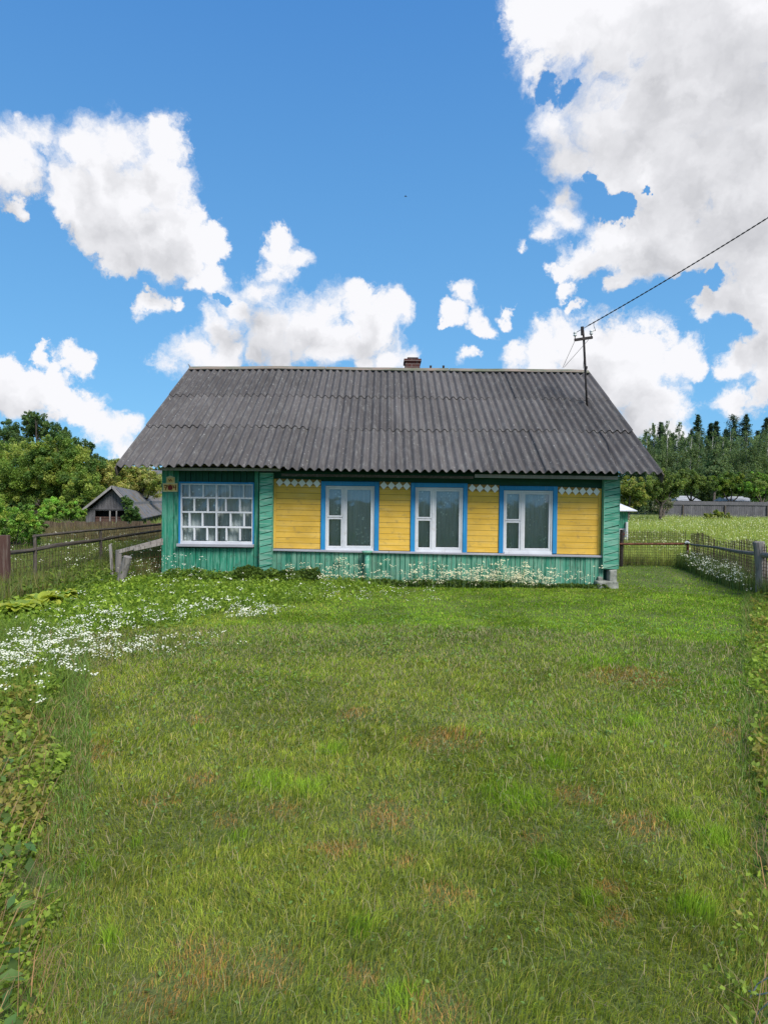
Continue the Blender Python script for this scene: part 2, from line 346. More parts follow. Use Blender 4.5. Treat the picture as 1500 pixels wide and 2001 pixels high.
def raw(name, V, T, C, m, parent=None):
    """big triangle mesh from arrays: vertices, triangles, one colour per vertex"""
    me = bpy.data.meshes.new(name)
    V = np.ascontiguousarray(V, np.float32); T = np.ascontiguousarray(T, np.int32)
    me.vertices.add(len(V)); me.vertices.foreach_set('co', V.ravel())
    me.loops.add(T.size); me.loops.foreach_set('vertex_index', T.ravel())
    me.polygons.add(len(T)); me.polygons.foreach_set('loop_start', np.arange(0, T.size, 3, dtype=np.int32))
    me.update(calc_edges=True)
    a = me.color_attributes.new('col', 'BYTE_COLOR', 'POINT')
    c4 = np.ones((len(V), 4), np.float32); c4[:, :3] = np.clip(C, 0, 1); a.data.foreach_set('color', c4.ravel())
    me.materials.append(m)
    o = bpy.data.objects.new(name, me); COL.objects.link(o)
    if parent is not None:
        o.parent = parent; o.matrix_parent_inverse = Matrix.Translation(-origin(parent))
    return o

def unit(n, rng=RNG):
    v = rng.normal(size=(n, 3)); return v / np.linalg.norm(v, axis=1)[:, None]
def blades(base, h, w, lean, az, col, curl=.5, rng=RNG):
    """curved grass blades: base (n,3), arrays h, w, lean (0..1), azimuth, colour"""
    n = len(base); d = np.stack([np.cos(az), np.sin(az), np.zeros(n)], 1)
    fa = rng.uniform(0, 2 * np.pi, n); sd = np.stack([np.cos(fa), np.sin(fa), np.zeros(n)], 1)
    upz = np.array([0, 0, 1.])
    t1 = d * (lean * .35)[:, None] + upz * (1 - .15 * lean)[:, None]
    t2 = d * (lean * (.9 + curl))[:, None] + upz * (1 - .8 * lean)[:, None]
    mid = base + t1 * (h * .5)[:, None]; tip = mid + t2 * (h * .5)[:, None]
    V = np.empty((n, 5, 3)); sw = sd * (w / 2)[:, None]
    V[:, 0] = base - sw; V[:, 1] = base + sw; V[:, 2] = mid + sw * .8; V[:, 3] = mid - sw * .8; V[:, 4] = tip
    o = (np.arange(n) * 5)[:, None, None]
    T = np.array([[0, 1, 2], [0, 2, 3], [3, 2, 4]])[None] + o
    return V.reshape(-1, 3), T.reshape(-1, 3), np.repeat(col, 5, 0)
def leaves(c, nrm, size, asp, col, rng=RNG, fold=.25):
    """pointed leaves folded along the midrib, 4 vertices each"""
    n = len(c); r = unit(n, rng); a = np.cross(nrm, r); a /= np.linalg.norm(a, axis=1)[:, None] + 1e-9; b = np.cross(nrm, a)
    V = np.empty((n, 4, 3)); L_ = (size / 2)[:, None]; Wd = (size * asp / 2)[:, None]
    V[:, 0] = c - a * L_; V[:, 1] = c + b * Wd + nrm * Wd * fold; V[:, 2] = c + a * L_; V[:, 3] = c - b * Wd + nrm * Wd * fold
    o = (np.arange(n) * 4)[:, None, None]
    T = np.array([[0, 1, 2], [0, 2, 3]])[None] + o
    return V.reshape(-1, 3), T.reshape(-1, 3), np.repeat(col, 4, 0)
class Acc:
    def __init__(s): s.V = []; s.T = []; s.C = []; s.n = 0
    def add(s, vtc):
        V, T, C = vtc; s.V.append(V); s.T.append(T + s.n); s.C.append(C); s.n += len(V)
    def build(s, name, m, parent=None): return raw(name, np.concatenate(s.V), np.concatenate(s.T), np.concatenate(s.C), m, parent)
def vnoise(x, y, seed=0):
    """smooth value noise for planting density and colour"""
    def h(i, j):
        k = np.sin(i * 127.1 + j * 311.7 + seed * 74.7) * 43758.5453; return k - np.floor(k)
    xi, yi = np.floor(x), np.floor(y); fx, fy = x - xi, y - yi; fx = fx * fx * (3 - 2 * fx); fy = fy * fy * (3 - 2 * fy)
    return (h(xi, yi) * (1 - fx) + h(xi + 1, yi) * fx) * (1 - fy) + (h(xi, yi + 1) * (1 - fx) + h(xi + 1, yi + 1) * fx) * fy
def fbm(x, y, seed=0): return .55 * vnoise(x, y, seed) + .3 * vnoise(x * 2.1, y * 2.1, seed + 1) + .15 * vnoise(x * 4.3, y * 4.3, seed + 2)

# ------------------------------------------------------------------ ground
def ground_z(x, y):
    x = np.asarray(x, float); y = np.asarray(y, float)
    far = np.clip((y - 20) / 60, 0, 1)
    return (fbm(x * .9, y * .9, 3) - .5) * .05 * (1 - far) + 0.0
def make_ground():
    xs = np.concatenate([[-900, -400, -150, -70, -40, -25], np.arange(-16, 16.01, .4), [25, 40, 70, 150, 400, 900]])
    ys = np.concatenate([[-300, -60, -20, -8], np.arange(-4, 24.01, .4), [30, 38, 48, 60, 80, 120, 200, 400, 900, 1600]])
    X, Y = np.meshgrid(xs, ys, indexing='ij'); Z = ground_z(X, Y)
    v = np.stack([X, Y, Z], -1).reshape(-1, 3); ny = len(ys)
    f = [(i * ny + j, (i + 1) * ny + j, (i + 1) * ny + j + 1, i * ny + j + 1) for i in range(len(xs) - 1) for j in range(ny - 1)]
    me = bpy.data.meshes.new('ground'); me.from_pydata(v.tolist(), [], f); me.materials.append(m_ground)
    me.polygons.foreach_set('use_smooth', [True] * len(f))
    o = bpy.data.objects.new('ground', me); COL.objects.link(o); tag(o, kind='structure')
make_ground()

# ------------------------------------------------------------------ the house
YF = 12.0                                             # front wall
house = thing('country_house', (0.1, YF, 0), 'old one-storey wooden house with yellow and green board walls under a grey corrugated roof', 'house')
def PX(x, y=1000, Y=YF): return P(x, y, Y).x
def PZ(x, y, Y=YF): return P(x, y, Y).z
XL, XR, YB = PX(317), PX(1207), 19.5
def interp(pts):
    xs, ys = zip(*pts); return lambda x: float(np.interp(x, xs, ys))
# --- roof ---
YE, YR = 11.55, 15.75
EX0, EX1 = P(231, 917, YE).x, P(1290, 928, YE).x
ev = [(230, 914), (320, 913.5), (450, 913), (520, 914), (560, 917), (600, 921), (700, 923), (850, 925), (1000, 924.5), (1150, 926.5), (1290, 927.5)]
eave_z = interp([(P(x, y, YE).x, P(x, y, YE).z + .02) for x, y in ev])
rg = [(368, 724), (560, 723), (750, 726), (950, 728), (1100, 729), (1145, 731)]
ridge_z = interp([(P(x, y, YR).x, P(x, y, YR).z) for x, y in rg])
def roof_pt(X, t, off=0, side=1):
    """t: 0 at the eave, 1 at the ridge; off: distance above the roof plane"""
    ze, zr = eave_z(X), ridge_z(X)
    y = YE + (YR - YE) * t; z = ze + (zr - ze) * t
    n = Vector((0, -(zr - ze), YR - YE)).normalized()
    p = Vector((X, y, z)) + n * off
    if side < 0: p.y = 2 * YR - p.y
    return p
def make_roof():
    nw = 62; per = 10; pitch = (EX1 - EX0) / nw; verts = []; faces = []; rnd = []
    courses = [(-.012, .348), (.325, .672), (.655, 1.0)]
    for side in (1, -1):
        for ci, (t0, t1) in enumerate(courses):
            nsheet = 9; w0 = 0 if ci % 2 == 0 else -3.5
            for s in range(nsheet + 1):
                a = max(0, w0 + s * 7 - (.25 if s else 0)); b = min(nw, w0 + (s + 1) * 7)
                if b <= a: continue
                nx = max(2, int((b - a) * per)); ny = 5
                dt = random.uniform(-.004, .004); dz = random.uniform(-.004, .006); rr = random.random(); tilt = random.uniform(-.006, .006)
                base = len(verts)
                for lay in (0, 1):
                    for j in range(ny + 1):
                        tj = j / ny; t = t0 + (t1 - t0) * tj + dt * (1 - tj)
                        for i in range(nx + 1):
                            u = a + (b - a) * i / nx; X = EX0 + u * pitch
                            wz = .030 * math.cos(2 * math.pi * u) + (1 - tj) * .014 + .006 * (s % 2) + dz + tilt * i / nx
                            verts.append(roof_pt(X, t, .035 + wz - lay * .009, side)); rnd.append(rr)
                m = (nx + 1) * (ny + 1)
                for j in range(ny):
                    for i in range(nx):
                        q = base + j * (nx + 1) + i
                        faces.append((q, q + 1, q + nx + 2, q + nx + 1)); faces.append((q + m, q + m + nx + 1, q + m + nx + 2, q + m + 1))
                for i in range(nx):
                    q = base + i; faces.append((q, q + m, q + m + 1, q + 1))
                    q = base + ny * (nx + 1) + i; faces.append((q, q + 1, q + m + 1, q + m))
                for j in range(ny):
                    q = base + j * (nx + 1); faces.append((q, q + nx + 1, q + m + nx + 1, q + m))
                    q += nx; faces.append((q, q + m, q + m + nx + 1, q + nx + 1))
    mb = MB(); mb.v = [tuple(v) for v in verts]; mb.f = faces; mb.r = rnd
    o = mb.build('roof', m_roof, house, smooth=True)
    sh = o.data; 
    try: sh.set_sharp_from_angle(angle=R(50))
    except Exception: pass
    return o
roof = make_roof()
# ridge boards, one each side, with a moss-grey tone, a little crooked
k = 14
for side in (1, -1):
    mb = MB()
    for part, (a, b) in enumerate(((EX0 + .02, EX0 + 3.2), (EX0 + 3.22, EX0 + 6.1), (EX0 + 6.12, EX1 - .02))):
        vs = []; n = 8
        for i in range(n + 1):
            X = a + (b - a) * i / n; w = .004 * math.sin(i * 1.7 + part)
            hi = roof_pt(X, 1.0, .085 + w, side); hi.z += .012; hi.y += .004 * side
            lo = roof_pt(X, 1.0 - .115 / 4.96 - .0006 * part, .078 + w, side)
            lo2 = roof_pt(X, 1.0 - .115 / 4.96, .056 + w, side); hi2 = roof_pt(X, 1.0, .062 + w, side)
            vs += [hi, lo, lo2, hi2]
        fs = []
        for i in range(n):
            q = i * 4
            fs += [(q + j, q + (j + 1) % 4, q + 4 + (j + 1) % 4, q + 4 + j) for j in range(4)]
        fs += [(0, 1, 2, 3), (n * 4 + 3, n * 4 + 2, n * 4 + 1, n * 4)]
        mb.add(vs, fs)
    mb.build('ridge_board', m_ridge, roof)
# rafters' end boards (bargeboards) along both gables, both slopes
for X, e in ((EX0 - .012, -1), (EX1 + .012, 1)):
    for side in (1, -1):
        mb = MB(); a = roof_pt(X, -.022, -.045, side); b = roof_pt(X, 1.0, -.035, side)
        mb.bar(a, b, .022, .15)
        mb.build('bargeboard', m_darkwood, roof)
mb = MB(); p = roof_pt(EX0 + .02, 1, .05); mb.tube([p, p + Vector((-.01, 0, .06)), p + Vector((-.05, 0, .11))], [.022, .016, .006], 6)
mb.build('ridge_finial', m_greywood, roof)
for px in (841, 866):
    q = P(px, 719, YR); mb = MB(); mb.tube([q - Vector((0, 0, .06)), q + Vector((0, 0, .055))], [.02, .028], 7); mb.build('ridge_peg', m_metal, roof)
# roof deck (battens and soffit), keeps the loft dark
mb = MB()
for side in (1, -1):
    c = [roof_pt(EX0 + .03, .035, -.03, side), roof_pt(EX1 - .03, .035, -.03, side), roof_pt(EX1 - .03, 1, -.03, side), roof_pt(EX0 + .03, 1, -.03, side)]
    c2 = [p + Vector((0, 0, -.03)) for p in c]
    mb.add(c + c2, [(0, 1, 2, 3), (7, 6, 5, 4), (0, 4, 5, 1), (1, 5, 6, 2), (2, 6, 7, 3), (3, 7, 4, 0)])
mb.build('roof_deck', m_darkwood, roof)
# batten under the eave edge
mb = MB()
a, b = P(313, 916.5, 11.70), P(548, 918, 11.70); mb.bar(a, b, .03, .05, .9)
mb.build('eave_batten', m_greywood, house); mb = MB()
a, b = P(927, 930, 11.70), P(1206, 934, 11.70); mb.bar(a, b, .03, .06, .9)
mb.build('eave_batten', m_greywood, house); mb = MB(); mb.bar(P(550, 928, 11.70), P(925, 933, 11.70), .03, .045, .5); mb.build('eave_batten', m_darkwood, house)

# --- chimney ---
mb = MB(); c0, c1 = P(791, 720, 16.1), P(820, 703, 16.1)
mb.box((c0.x, 16.0, 4.3), (c1.x, 16.5, c1.z - .07)); mb.box((c0.x - .03, 15.97, c1.z - .067), (c1.x + .03, 16.53, c1.z))
ch = mb.build('chimney', m_brick, house, bevel=.006)
mb = MB(); mb.box((c0.x + .05, 16.05, c1.z + .001), (c1.x - .04, 16.4, c1.z + .05)); mb.build('chimney_top', m_metal, ch, bevel=.01)

# --- walls ---
WINS = [(627.5, 740, 941, 1077), (802, 912, 944, 1080), (974, 1087, 950, 1082)]   # casing boxes in the photo
WX = [(PX(a), PX(b)) for a, b, c, d in WINS]
BIGW = (351, 497, 942, 1067)
BX = (PX(BIGW[0]), PX(BIGW[1]))
ztop = 2.06
def wall_with_holes(mb, x0, x1, y0, y1, z0, z1, holes):
    """holes: (xa, xb, za, zb), left to right"""
    x = x0
    for xa, xb, za, zb in holes:
        mb.box((x, y0, z0), (xa, y1, z1)); mb.box((xa, y0, z0), (xb, y1, za)); mb.box((xa, y0, zb), (xb, y1, z1)); x = xb
    mb.box((x, y0, z0), (x1, y1, z1))
holes = [(BX[0] + .04, BX[1] - .04, PZ(424, 1062), PZ(424, 946))]
for (xa, xb), (a, b, c, d) in zip(WX, WINS): holes.append((xa + .06, xb - .06, PZ((a + b) / 2, d - 6), PZ((a + b) / 2, c + 6)))
mb = MB()
wall_with_holes(mb, XL + .02, XR - .02, YF, YF + .14, 0.02, ztop, holes)
mb.box((XL + .02, YF + .14, .02), (XL + .16, YB, ztop)); mb.box((XR - .16, YF + .14, .02), (XR - .02, YB, ztop)); mb.box((XL + .16, YB - .14, .02), (XR - .16, YB, ztop))
mb.build('wall', m_dark, house)
# gable ends of vertical boards, side wall boards
for X, sgn in ((XL, 1), (XR, -1)):
    mb = MB(); y = YF + .03
    while y < YB - .02:
        y2 = min(y + .14, YB)
        def topz(yy):
            t = 1 - abs(yy - YR) / (YR - YE); Xc = X; return eave_z(Xc) + (ridge_z(Xc) - eave_z(Xc)) * t - .12
        vs = [(X, y, .1), (X, y2 - .006, .1), (X, y2 - .006, topz(y2)), (X, y, topz(y)), (X + .019 * sgn, y, .1), (X + .019 * sgn, y2 - .006, .1), (X + .019 * sgn, y2 - .006, topz(y2)), (X + .019 * sgn, y, topz(y))]
        mb.add(vs, [(0, 1, 2, 3), (7, 6, 5, 4), (0, 4, 5, 1), (1, 5, 6, 2), (2, 6, 7, 3), (3, 7, 4, 0)]); y = y2
    mb.build('gable_cladding', m_green, house)
mb = MB(); mb.box((XL + .17, YF + .15, .04), (XR - .17, YB - .15, .06)); mb.box((XL + .17, YF + 2.6, .07), (XR - .17, YF + 2.65, 2.03)); mb.build('room_floor', m_room, house)

def vplanks(mb, x0, x1, zb, zt, yf, yb, w=.11, jit=.004, gap=.009):
    """vertical boards; zb, zt are functions of x"""
    x = x0
    while x < x1 - .012:
        x2 = min(x + w * random.uniform(.85, 1.15), x1)
        if x1 - x2 < .03: x2 = x1
        yy = yf + random.uniform(-jit, jit); c = .004
        mb.prism([(x + gap / 2, zb(x)), (x2 - gap / 2, zb(x2)), (x2 - gap / 2, zt(x2)), (x + gap / 2, zt(x))], yy, yb)
        x = x2
def lin(pa, pb): return lambda x: pa.z + (pb.z - pa.z) * (x - pa.x) / (pb.x - pa.x)
# veranda wall: vertical green boards around the big window
mb = MB()
xp = PX(506)
def const(z): return lambda x: z
zwt = lin(P(351, 943, YF), P(497, 944, YF)); zwb = lin(P(351, 1067, YF), P(497, 1068, YF))
vplanks(mb, XL, BX[0] - .003, const(.10), const(2.03), YF - .03, YF - .001)
vplanks(mb, BX[0] - .002, BX[1] + .002, const(.06), lambda x: zwb(x) - .03, YF - .034, YF - .001)
vplanks(mb, BX[1] + .003, xp, const(.10), const(2.03), YF - .03, YF - .001, .09)
mb.build('veranda_cladding', m_green, house); mb = MB()
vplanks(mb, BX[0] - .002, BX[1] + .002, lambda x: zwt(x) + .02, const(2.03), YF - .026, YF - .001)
mb.build('shade_toned_lintel', m_dark, house)  # same boards in a darker green: the eave's shade put into their colour
# pilasters with slanting boards
def pilaster(xa, xb, zb, zt, depth, rise):
    mb = MB(); z = zb - .12; y0 = YF - depth
    while z < zt:
        z2 = z + .118 * random.uniform(.9, 1.12)
        def cl(q): return [(x, min(max(zz, zb), zt)) for x, zz in q]
        r_ = random.uniform(.9, 1.1) * rise
        q = cl([(xa + .012, z), (xb - .012, z + r_), (xb - .012, z2 + r_ - .012), (xa + .012, z2 - .012)])
        if q[3][1] - q[0][1] > .01 or q[2][1] - q[1][1] > .01: mb.prism(q, y0 + random.uniform(-.004, .004), y0 + .02)
        z = z2
    co = MB(); co.box((xa + .012, y0 + .0212, zb), (xb - .012, YF - .0015, zt)); co.build('pilaster_core', m_dark, house)
    mb.box((xa, y0 - .006, zb), (xa + .011, YF - .002, zt)); mb.box((xb - .011, y0 - .006, zb), (xb, YF - .002, zt))
    return mb.build('corner_pilaster', m_green2, house)
pilaster(PX(507, Y=11.86), PX(533, Y=11.86), .20, 2.0, .14, .055)
pilaster(PX(1179, Y=11.86), PX(1210, Y=11.86), PZ(1195, 1112, 11.86), 1.98, .14, .065)
# main wall
x0, x1 = PX(534), PX(1173)
ledge_z = lin(P(535, 1072, YF), P(1173, 1085, YF)); ytop_z = lin(P(535, 936, YF), P(1173, 955, YF))
cuts = [x0] + [v for w in WX for v in w] + [x1]
segs = [(cuts[0], cuts[1]), (cuts[2], cuts[3]), (cuts[4], cuts[5]), (cuts[6], cuts[7])]
ndia = [6, 4, 4, 6]
for si, (a, b) in enumerate(segs):
    mb = MB(); z = ledge_z((a + b) / 2) + .012; lo = ledge_z; a2, b2 = a + .004, b - .004
    if si == 0:
        mb.prism([(a2, lo(a2) + .01), (a2 + .05, lo(a2) + .01), (a2 + .05, ytop_z(a2)), (a2, ytop_z(a2))], YF - .032, YF - .001, .9); a2 += .052
    if si == 3:
        mb.prism([(b2 - .05, lo(b2) + .01), (b2, lo(b2) + .01), (b2, ytop_z(b2)), (b2 - .05, ytop_z(b2))], YF - .032, YF - .001, .9); b2 -= .052
    dzl = lo(a2) - lo((a + b) / 2); dzr = lo(b2) - lo((a + b) / 2)
    zt_ = ytop_z((a + b) / 2)
    while z < zt_ - .02:
        z2 = min(z + .1 * random.uniform(.92, 1.1), zt_)
        mb.prism([(a2, z + dzl), (b2, z + dzr), (b2, z2 + dzr - .005), (a2, z2 + dzl - .005)], YF - .024 + random.uniform(-.002, .002), YF - .001); z = z2
    pan = mb.build('yellow_cladding', m_yellow, house)
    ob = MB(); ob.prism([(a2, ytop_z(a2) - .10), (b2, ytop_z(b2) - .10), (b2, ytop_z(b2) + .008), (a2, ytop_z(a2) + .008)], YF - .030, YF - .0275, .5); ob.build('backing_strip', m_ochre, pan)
    n = ndia[si]; aa, bb = a + (.05 if si == 0 else .015), b - (.03 if si == 3 else .01); st = (bb - aa) / n
    for i in range(n):
        cx = aa + st * (i + .5); cz = ytop_z(cx) - .058; h = .072; w = min(st / 2 * .99, .074); ro = random.uniform(-.006, .006)
        d = MB(); d.prism([(cx + ro, cz - h), (cx + w, cz + ro), (cx - ro, cz + h), (cx - w, cz - ro)], YF - .042, YF - .0305, random.random())
        d.build('diamond_ornament', m_ornament, pan)
# dark board above the yellow panels, reaching the soffit
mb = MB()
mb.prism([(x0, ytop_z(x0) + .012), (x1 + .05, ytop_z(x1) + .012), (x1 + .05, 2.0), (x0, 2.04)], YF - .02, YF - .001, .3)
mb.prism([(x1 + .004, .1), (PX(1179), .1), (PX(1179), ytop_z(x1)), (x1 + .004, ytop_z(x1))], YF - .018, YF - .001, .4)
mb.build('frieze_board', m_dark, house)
# ledge
mb = MB(); xm = PX(760)
for a, b in ((x0 - .01, xm - .002), (xm + .002, x1 + .01)):
    mb.prism([(a, ledge_z(a) - .035), (b, ledge_z(b) - .035), (b, ledge_z(b)), (a, ledge_z(a))], YF - .10, YF - .002)
mb.build('ledge', m_ledge, house, bevel=.004)
# skirting of vertical boards
mb = MB(); vplanks(mb, x0, PX(1178), const(.03), lambda x: ledge_z(x) - .037, YF - .055, YF - .001, .085, .006, .009)
mb.build('skirting', m_skirt, house)
# footings
mb = MB(); fa, fb = PX(1168, Y=11.8), PX(1207, Y=11.8)
def rock(mb, a, b, j=.02):
    (xa, ya, za), (xb, yb, zb) = a, b
    v = [(x + random.uniform(-j, j), y + random.uniform(-j, j), z + random.uniform(-j, j)) for x, y, z in
         [(xa, ya, za), (xb, ya, za), (xb, ya, zb), (xa, ya, zb), (xa, yb, za), (xb, yb, za), (xb, yb, zb), (xa, yb, zb)]]
    mb.add(v, [(0, 1, 2, 3), (7, 6, 5, 4), (0, 4, 5, 1), (1, 5, 6, 2), (2, 6, 7, 3), (3, 7, 4, 0)])
rock(mb, (fa, 11.74, -.05), (fb + .01, 12.1, .13), .012)
rock(mb, (fb - .12, 11.82, .12), (fb, 12.1, PZ(1195, 1113, 11.86)), .01); rock(mb, (fa + .05, 11.88, .12), (fa + .14, 12.1, .2), .012)
mb.build('footing', m_concrete, house, bevel=.012); mb = MB()
rock(mb, (PX(506), 11.84, -.05), (PX(534), 12.1, .19), .01)
mb.build('footing', m_concrete, house, bevel=.012)

# --- windows ---
def frame_ring(mb, xa, xb, za, zb, w, y0, y1, wb=None):
    wb = wb or w
    mb.box((xa, y0, za), (xa + w, y1, zb)); mb.box((xb - w, y0, za), (xb, y1, zb))
    mb.box((xa + w, y0 + .0005, za), (xb - w, y1, za + wb)); mb.box((xa + w, y0 + .0005, zb - w), (xb - w, y1, zb))
def curtain(xa, xb, za, zb, y, parent, folds=9, amp=.006, name='curtain'):
    mb = MB(); n = 64; ph = random.uniform(0, 6); v = []
    for i in range(n + 1):
        x = xa + (xb - xa) * i / n; u = i / n
        yy = y + amp * math.sin(u * folds * 6.28 + ph + 1.3 * math.sin(u * 9)) + amp * .5 * math.sin(u * folds * 2.7 * 6.28)
        v += [(x, yy, za), (x, yy * .7 + y * .3, zb)]
    mb.add(v, [(2 * i, 2 * i + 2, 2 * i + 3, 2 * i + 1) for i in range(n)])
    return mb.build(name, m_curtain, parent, smooth=True)
for wi, ((xa, xb), (a, b, c, d)) in enumerate(zip(WX, WINS)):
    mid = (a + b) / 2; zt_, zb_ = PZ(mid, c), PZ(mid, d) + .01
    mb = MB(); cw = .078
    mb.box((xa, YF - .05, zb_), (xa + cw, YF - .001, zt_)); mb.box((xb - cw, YF - .05, zb_), (xb, YF - .001, zt_)); mb.box((xa + cw + .001, YF - .052, zt_ - cw), (xb - cw - .001, YF - .001, zt_))
    win = mb.build('window', m_blue, house, bevel=.004)
    ia, ib, iz0, iz1 = xa + cw + .002, xb - cw - .002, zb_ - .004, zt_ - cw - .003
    mb = MB(); frame_ring(mb, ia, ib, iz0, iz1, .03, YF - .03, YF + .06, .055)
    mx_ = ia + (ib - ia) * .375
    mb.box((mx_ - .02, YF - .028, iz0 + .055), (mx_ + .02, YF + .06, iz1 - .03))
    mb.box((ia + .02, YF - .060, iz0 - .012), (ib - .01, YF - .031, iz0 + .03))
    mb.build('frame', m_white, win, bevel=.003)
    zm = iz0 + (iz1 - iz0) * .515
    sashes = [(ia + .031, mx_ - .021, iz0 + .056, zm - .004, .03), (ia + .031, mx_ - .021, zm + .004, iz1 - .031, .03), (mx_ + .021, ib - .031, iz0 + .056, iz1 - .031, .036)]
    for (sa, sb, s0, s1, sw) in sashes:
        mb = MB(); frame_ring(mb, sa, sb, s0, s1, sw, YF - .018, YF + .03); mb.build('sash', m_white, win, bevel=.003)
        mb = MB(); mb.box((sa + sw - .004, YF + .004, s0 + sw - .004), (sb - sw + .004, YF + .008, s1 - sw + .004)); mb.build('pane', m_glass, win)
    curtain(ia + .02, ib - .02, iz0 + .04, iz1, YF + .085, win, 6 + 2 * wi)
# the big veranda window: 24 panes in staggered rows
mb = MB(); xa, xb = BX; zb_, zt_ = PZ(424, 1060), PZ(424, 942)
mb.box((xa, YF - .055, zb_ - .03), (xa + .030, YF - .001, zt_)); mb.box((xb - .018, YF - .055, zb_ - .03), (xb, YF - .001, zt_)); mb.box((xa + .031, YF - .057, zt_ - .032), (xb - .019, YF - .001, zt_))
win = mb.build('window', m_blue, house, bevel=.003)
ia, ib = PX(354), PX(495); z_of = lambda y: PZ(424, y); bw = .038
mb = MB(); mb.box((ia, YF - .05, z_of(1065)), (ib, YF + .04, z_of(1057.5))); mb.box((ia, YF - .04, z_of(948)), (ib, YF + .04, z_of(944.5)))
mb.box((ia, YF - .04, z_of(1057.4)), (ia + .028, YF + .04, z_of(948.1))); mb.box((ib - .022, YF - .04, z_of(1057.4)), (ib, YF + .04, z_of(948.1)))
xc = PX(424); mb.box((xc - .016, YF - .041, z_of(1057.4)), (xc + .016, YF + .03, z_of(948.1)))
mb.build('frame', m_white, win, bevel=.003)
mb = MB(); rows = [948.1, 973, 1001, 1030, 1057.4]
vb = [(371.5, 397.5, 450, 477), (380.5, 407, 442, 469), (371, 397, 451, 478), (381, 406, 443.5, 470)]
for i in (1, 2, 3): 
    for sa, sb in ((ia + .029, xc - .017), (xc + .017, ib - .023)): mb.box((sa, YF - .036, z_of(rows[i] + 1.7)), (sb, YF + .02, z_of(rows[i] - 1.7)))
for r_ in range(4):
    for x in vb[r_]:
        X = P(x, 1000, YF).x + random.uniform(-.003, .003); mb.box((X - .015, YF - .033, z_of(rows[r_ + 1] - 1.8)), (X + .015, YF + .018, z_of(rows[r_] + (1.8 if r_ else 0))))
mb.build('glazing_bars', m_white, win, bevel=.002)
mb = MB()
for r_ in range(4):
    xs_ = [ia + .02] + [PX(v) for v in vb[r_][:2]] + [xc] + [PX(v) for v in vb[r_][2:]] + [ib - .02]
    for q in range(6):
        t = random.uniform(-.003, .003); mb.add([(xs_[q] + .004, YF - .003 + t, z_of(rows[r_ + 1])), (xs_[q + 1] - .004, YF - .003 - t, z_of(rows[r_ + 1])), (xs_[q + 1] - .004, YF - .003 - t * .3, z_of(rows[r_])), (xs_[q] + .004, YF - .003 + t * .2, z_of(rows[r_]))], [(0, 1, 2, 3)])
mb.build('pane', m_glass, win)
mb = MB(); mb.box((xa - .02, YF - .12, z_of(1068)), (xb + .01, YF - .0345, z_of(1062.5))); mb.build('sill', m_ledge, win, bevel=.004)
curtain(ia, PX(427), z_of(1062), z_of(945), YF + .09, win, 9, .010); curtain(PX(428), ib, z_of(1062), z_of(945), YF + .092, win, 8, .011)

# --- house number ---
def PP(x, y): p = P(x, y, YF - .05); return (p.x, p.z)
def ppoly(mb, pts, y0, y1): mb.prism([PP(x, y) for x, y in pts], y0, y1)
mb = MB(); ppoly(mb, [(318.4, 961), (347.3, 961), (347.3, 944.2), (318.4, 944.2)], YF - .055, YF - .033); ppoly(mb, [(325.2, 944.1), (341.6, 944.1), (341.6, 932.5), (333, 929.5), (325.2, 932.5)], YF - .054, YF - .033)
pl = mb.build('number_plate', m_plate_rim, house)
mb = MB(); ppoly(mb, [(319.8, 959.6), (345.9, 959.6), (345.9, 945.6), (319.8, 945.6)], YF - .058, YF - .0555); ppoly(mb, [(326.6, 943.2), (340.2, 943.2), (340.2, 934), (326.6, 934)], YF - .057, YF - .0545)
mb.build('plate_face', m_plate, pl)
def stroke(mb, pts, w, ya=YF - .062):
    for (x1_, y1_), (x2_, y2_) in zip(pts, pts[1:]):
        dx, dy = x2_ - x1_, y2_ - y1_; l = math.hypot(dx, dy); nx, ny = -dy / l * w / 2, dx / l * w / 2
        ya -= .0003
        ppoly(mb, [(x1_ + nx, y1_ + ny), (x2_ + nx, y2_ + ny), (x2_ - nx, y2_ - ny), (x1_ - nx, y1_ - ny)], ya, YF - .0585)
mb = MB(); stroke(mb, [(321, 949.2), (327.4, 948.6), (323.8, 957.6)], 1.7); stroke(mb, [(321.6, 953.2), (327, 952.6)], 1.1)
mb.build('numeral', m_ink, pl); mb = MB(); stroke(mb, [(340.8, 948.4), (339.6, 953.4), (345, 953.0)], 1.6); stroke(mb, [(344.2, 947.8), (343.9, 957.8)], 1.7)
mb.build('numeral', m_ink, pl); mb = MB(); stroke(mb, [(330, 936.5), (332, 940.5), (334, 936.5), (336.4, 940.5)], 1.2, YF - .060)
mb.build('lettering', m_ink, pl)
mb = MB(); ppoly(mb, [(328.6, 956.4), (331, 957.6), (335, 957.6), (337.6, 956), (338.2, 948.2), (336.4, 948), (336, 951), (334.6, 947.4), (331.6, 947.4), (330.6, 951), (330, 948), (328.4, 948.4)], YF - .0625, YF - .0585)
mb.build('emblem', m_ink2, pl)

# --- pipe standing at the wall ---
vp = thing('standpipe', P(717, 1139, 11.82), 'pale green pipe with a flat cap standing against the green skirting boards', 'pipe')
t0, b0 = P(717, 1079, 11.82), P(717, 1141, 11.82)
mb = MB(); mb.tube([b0 - Vector((0, 0, .05)), t0], .042, 12); mb.build('pipe', m_green2, vp, smooth=True)
mb = MB(); mb.tube([t0 + Vector((0, 0, -.035)), t0 + Vector((0, 0, .002)), t0 + Vector((0, 0, .022))], [.055, .095, .09], 12); mb.build('cap', m_green2, vp)

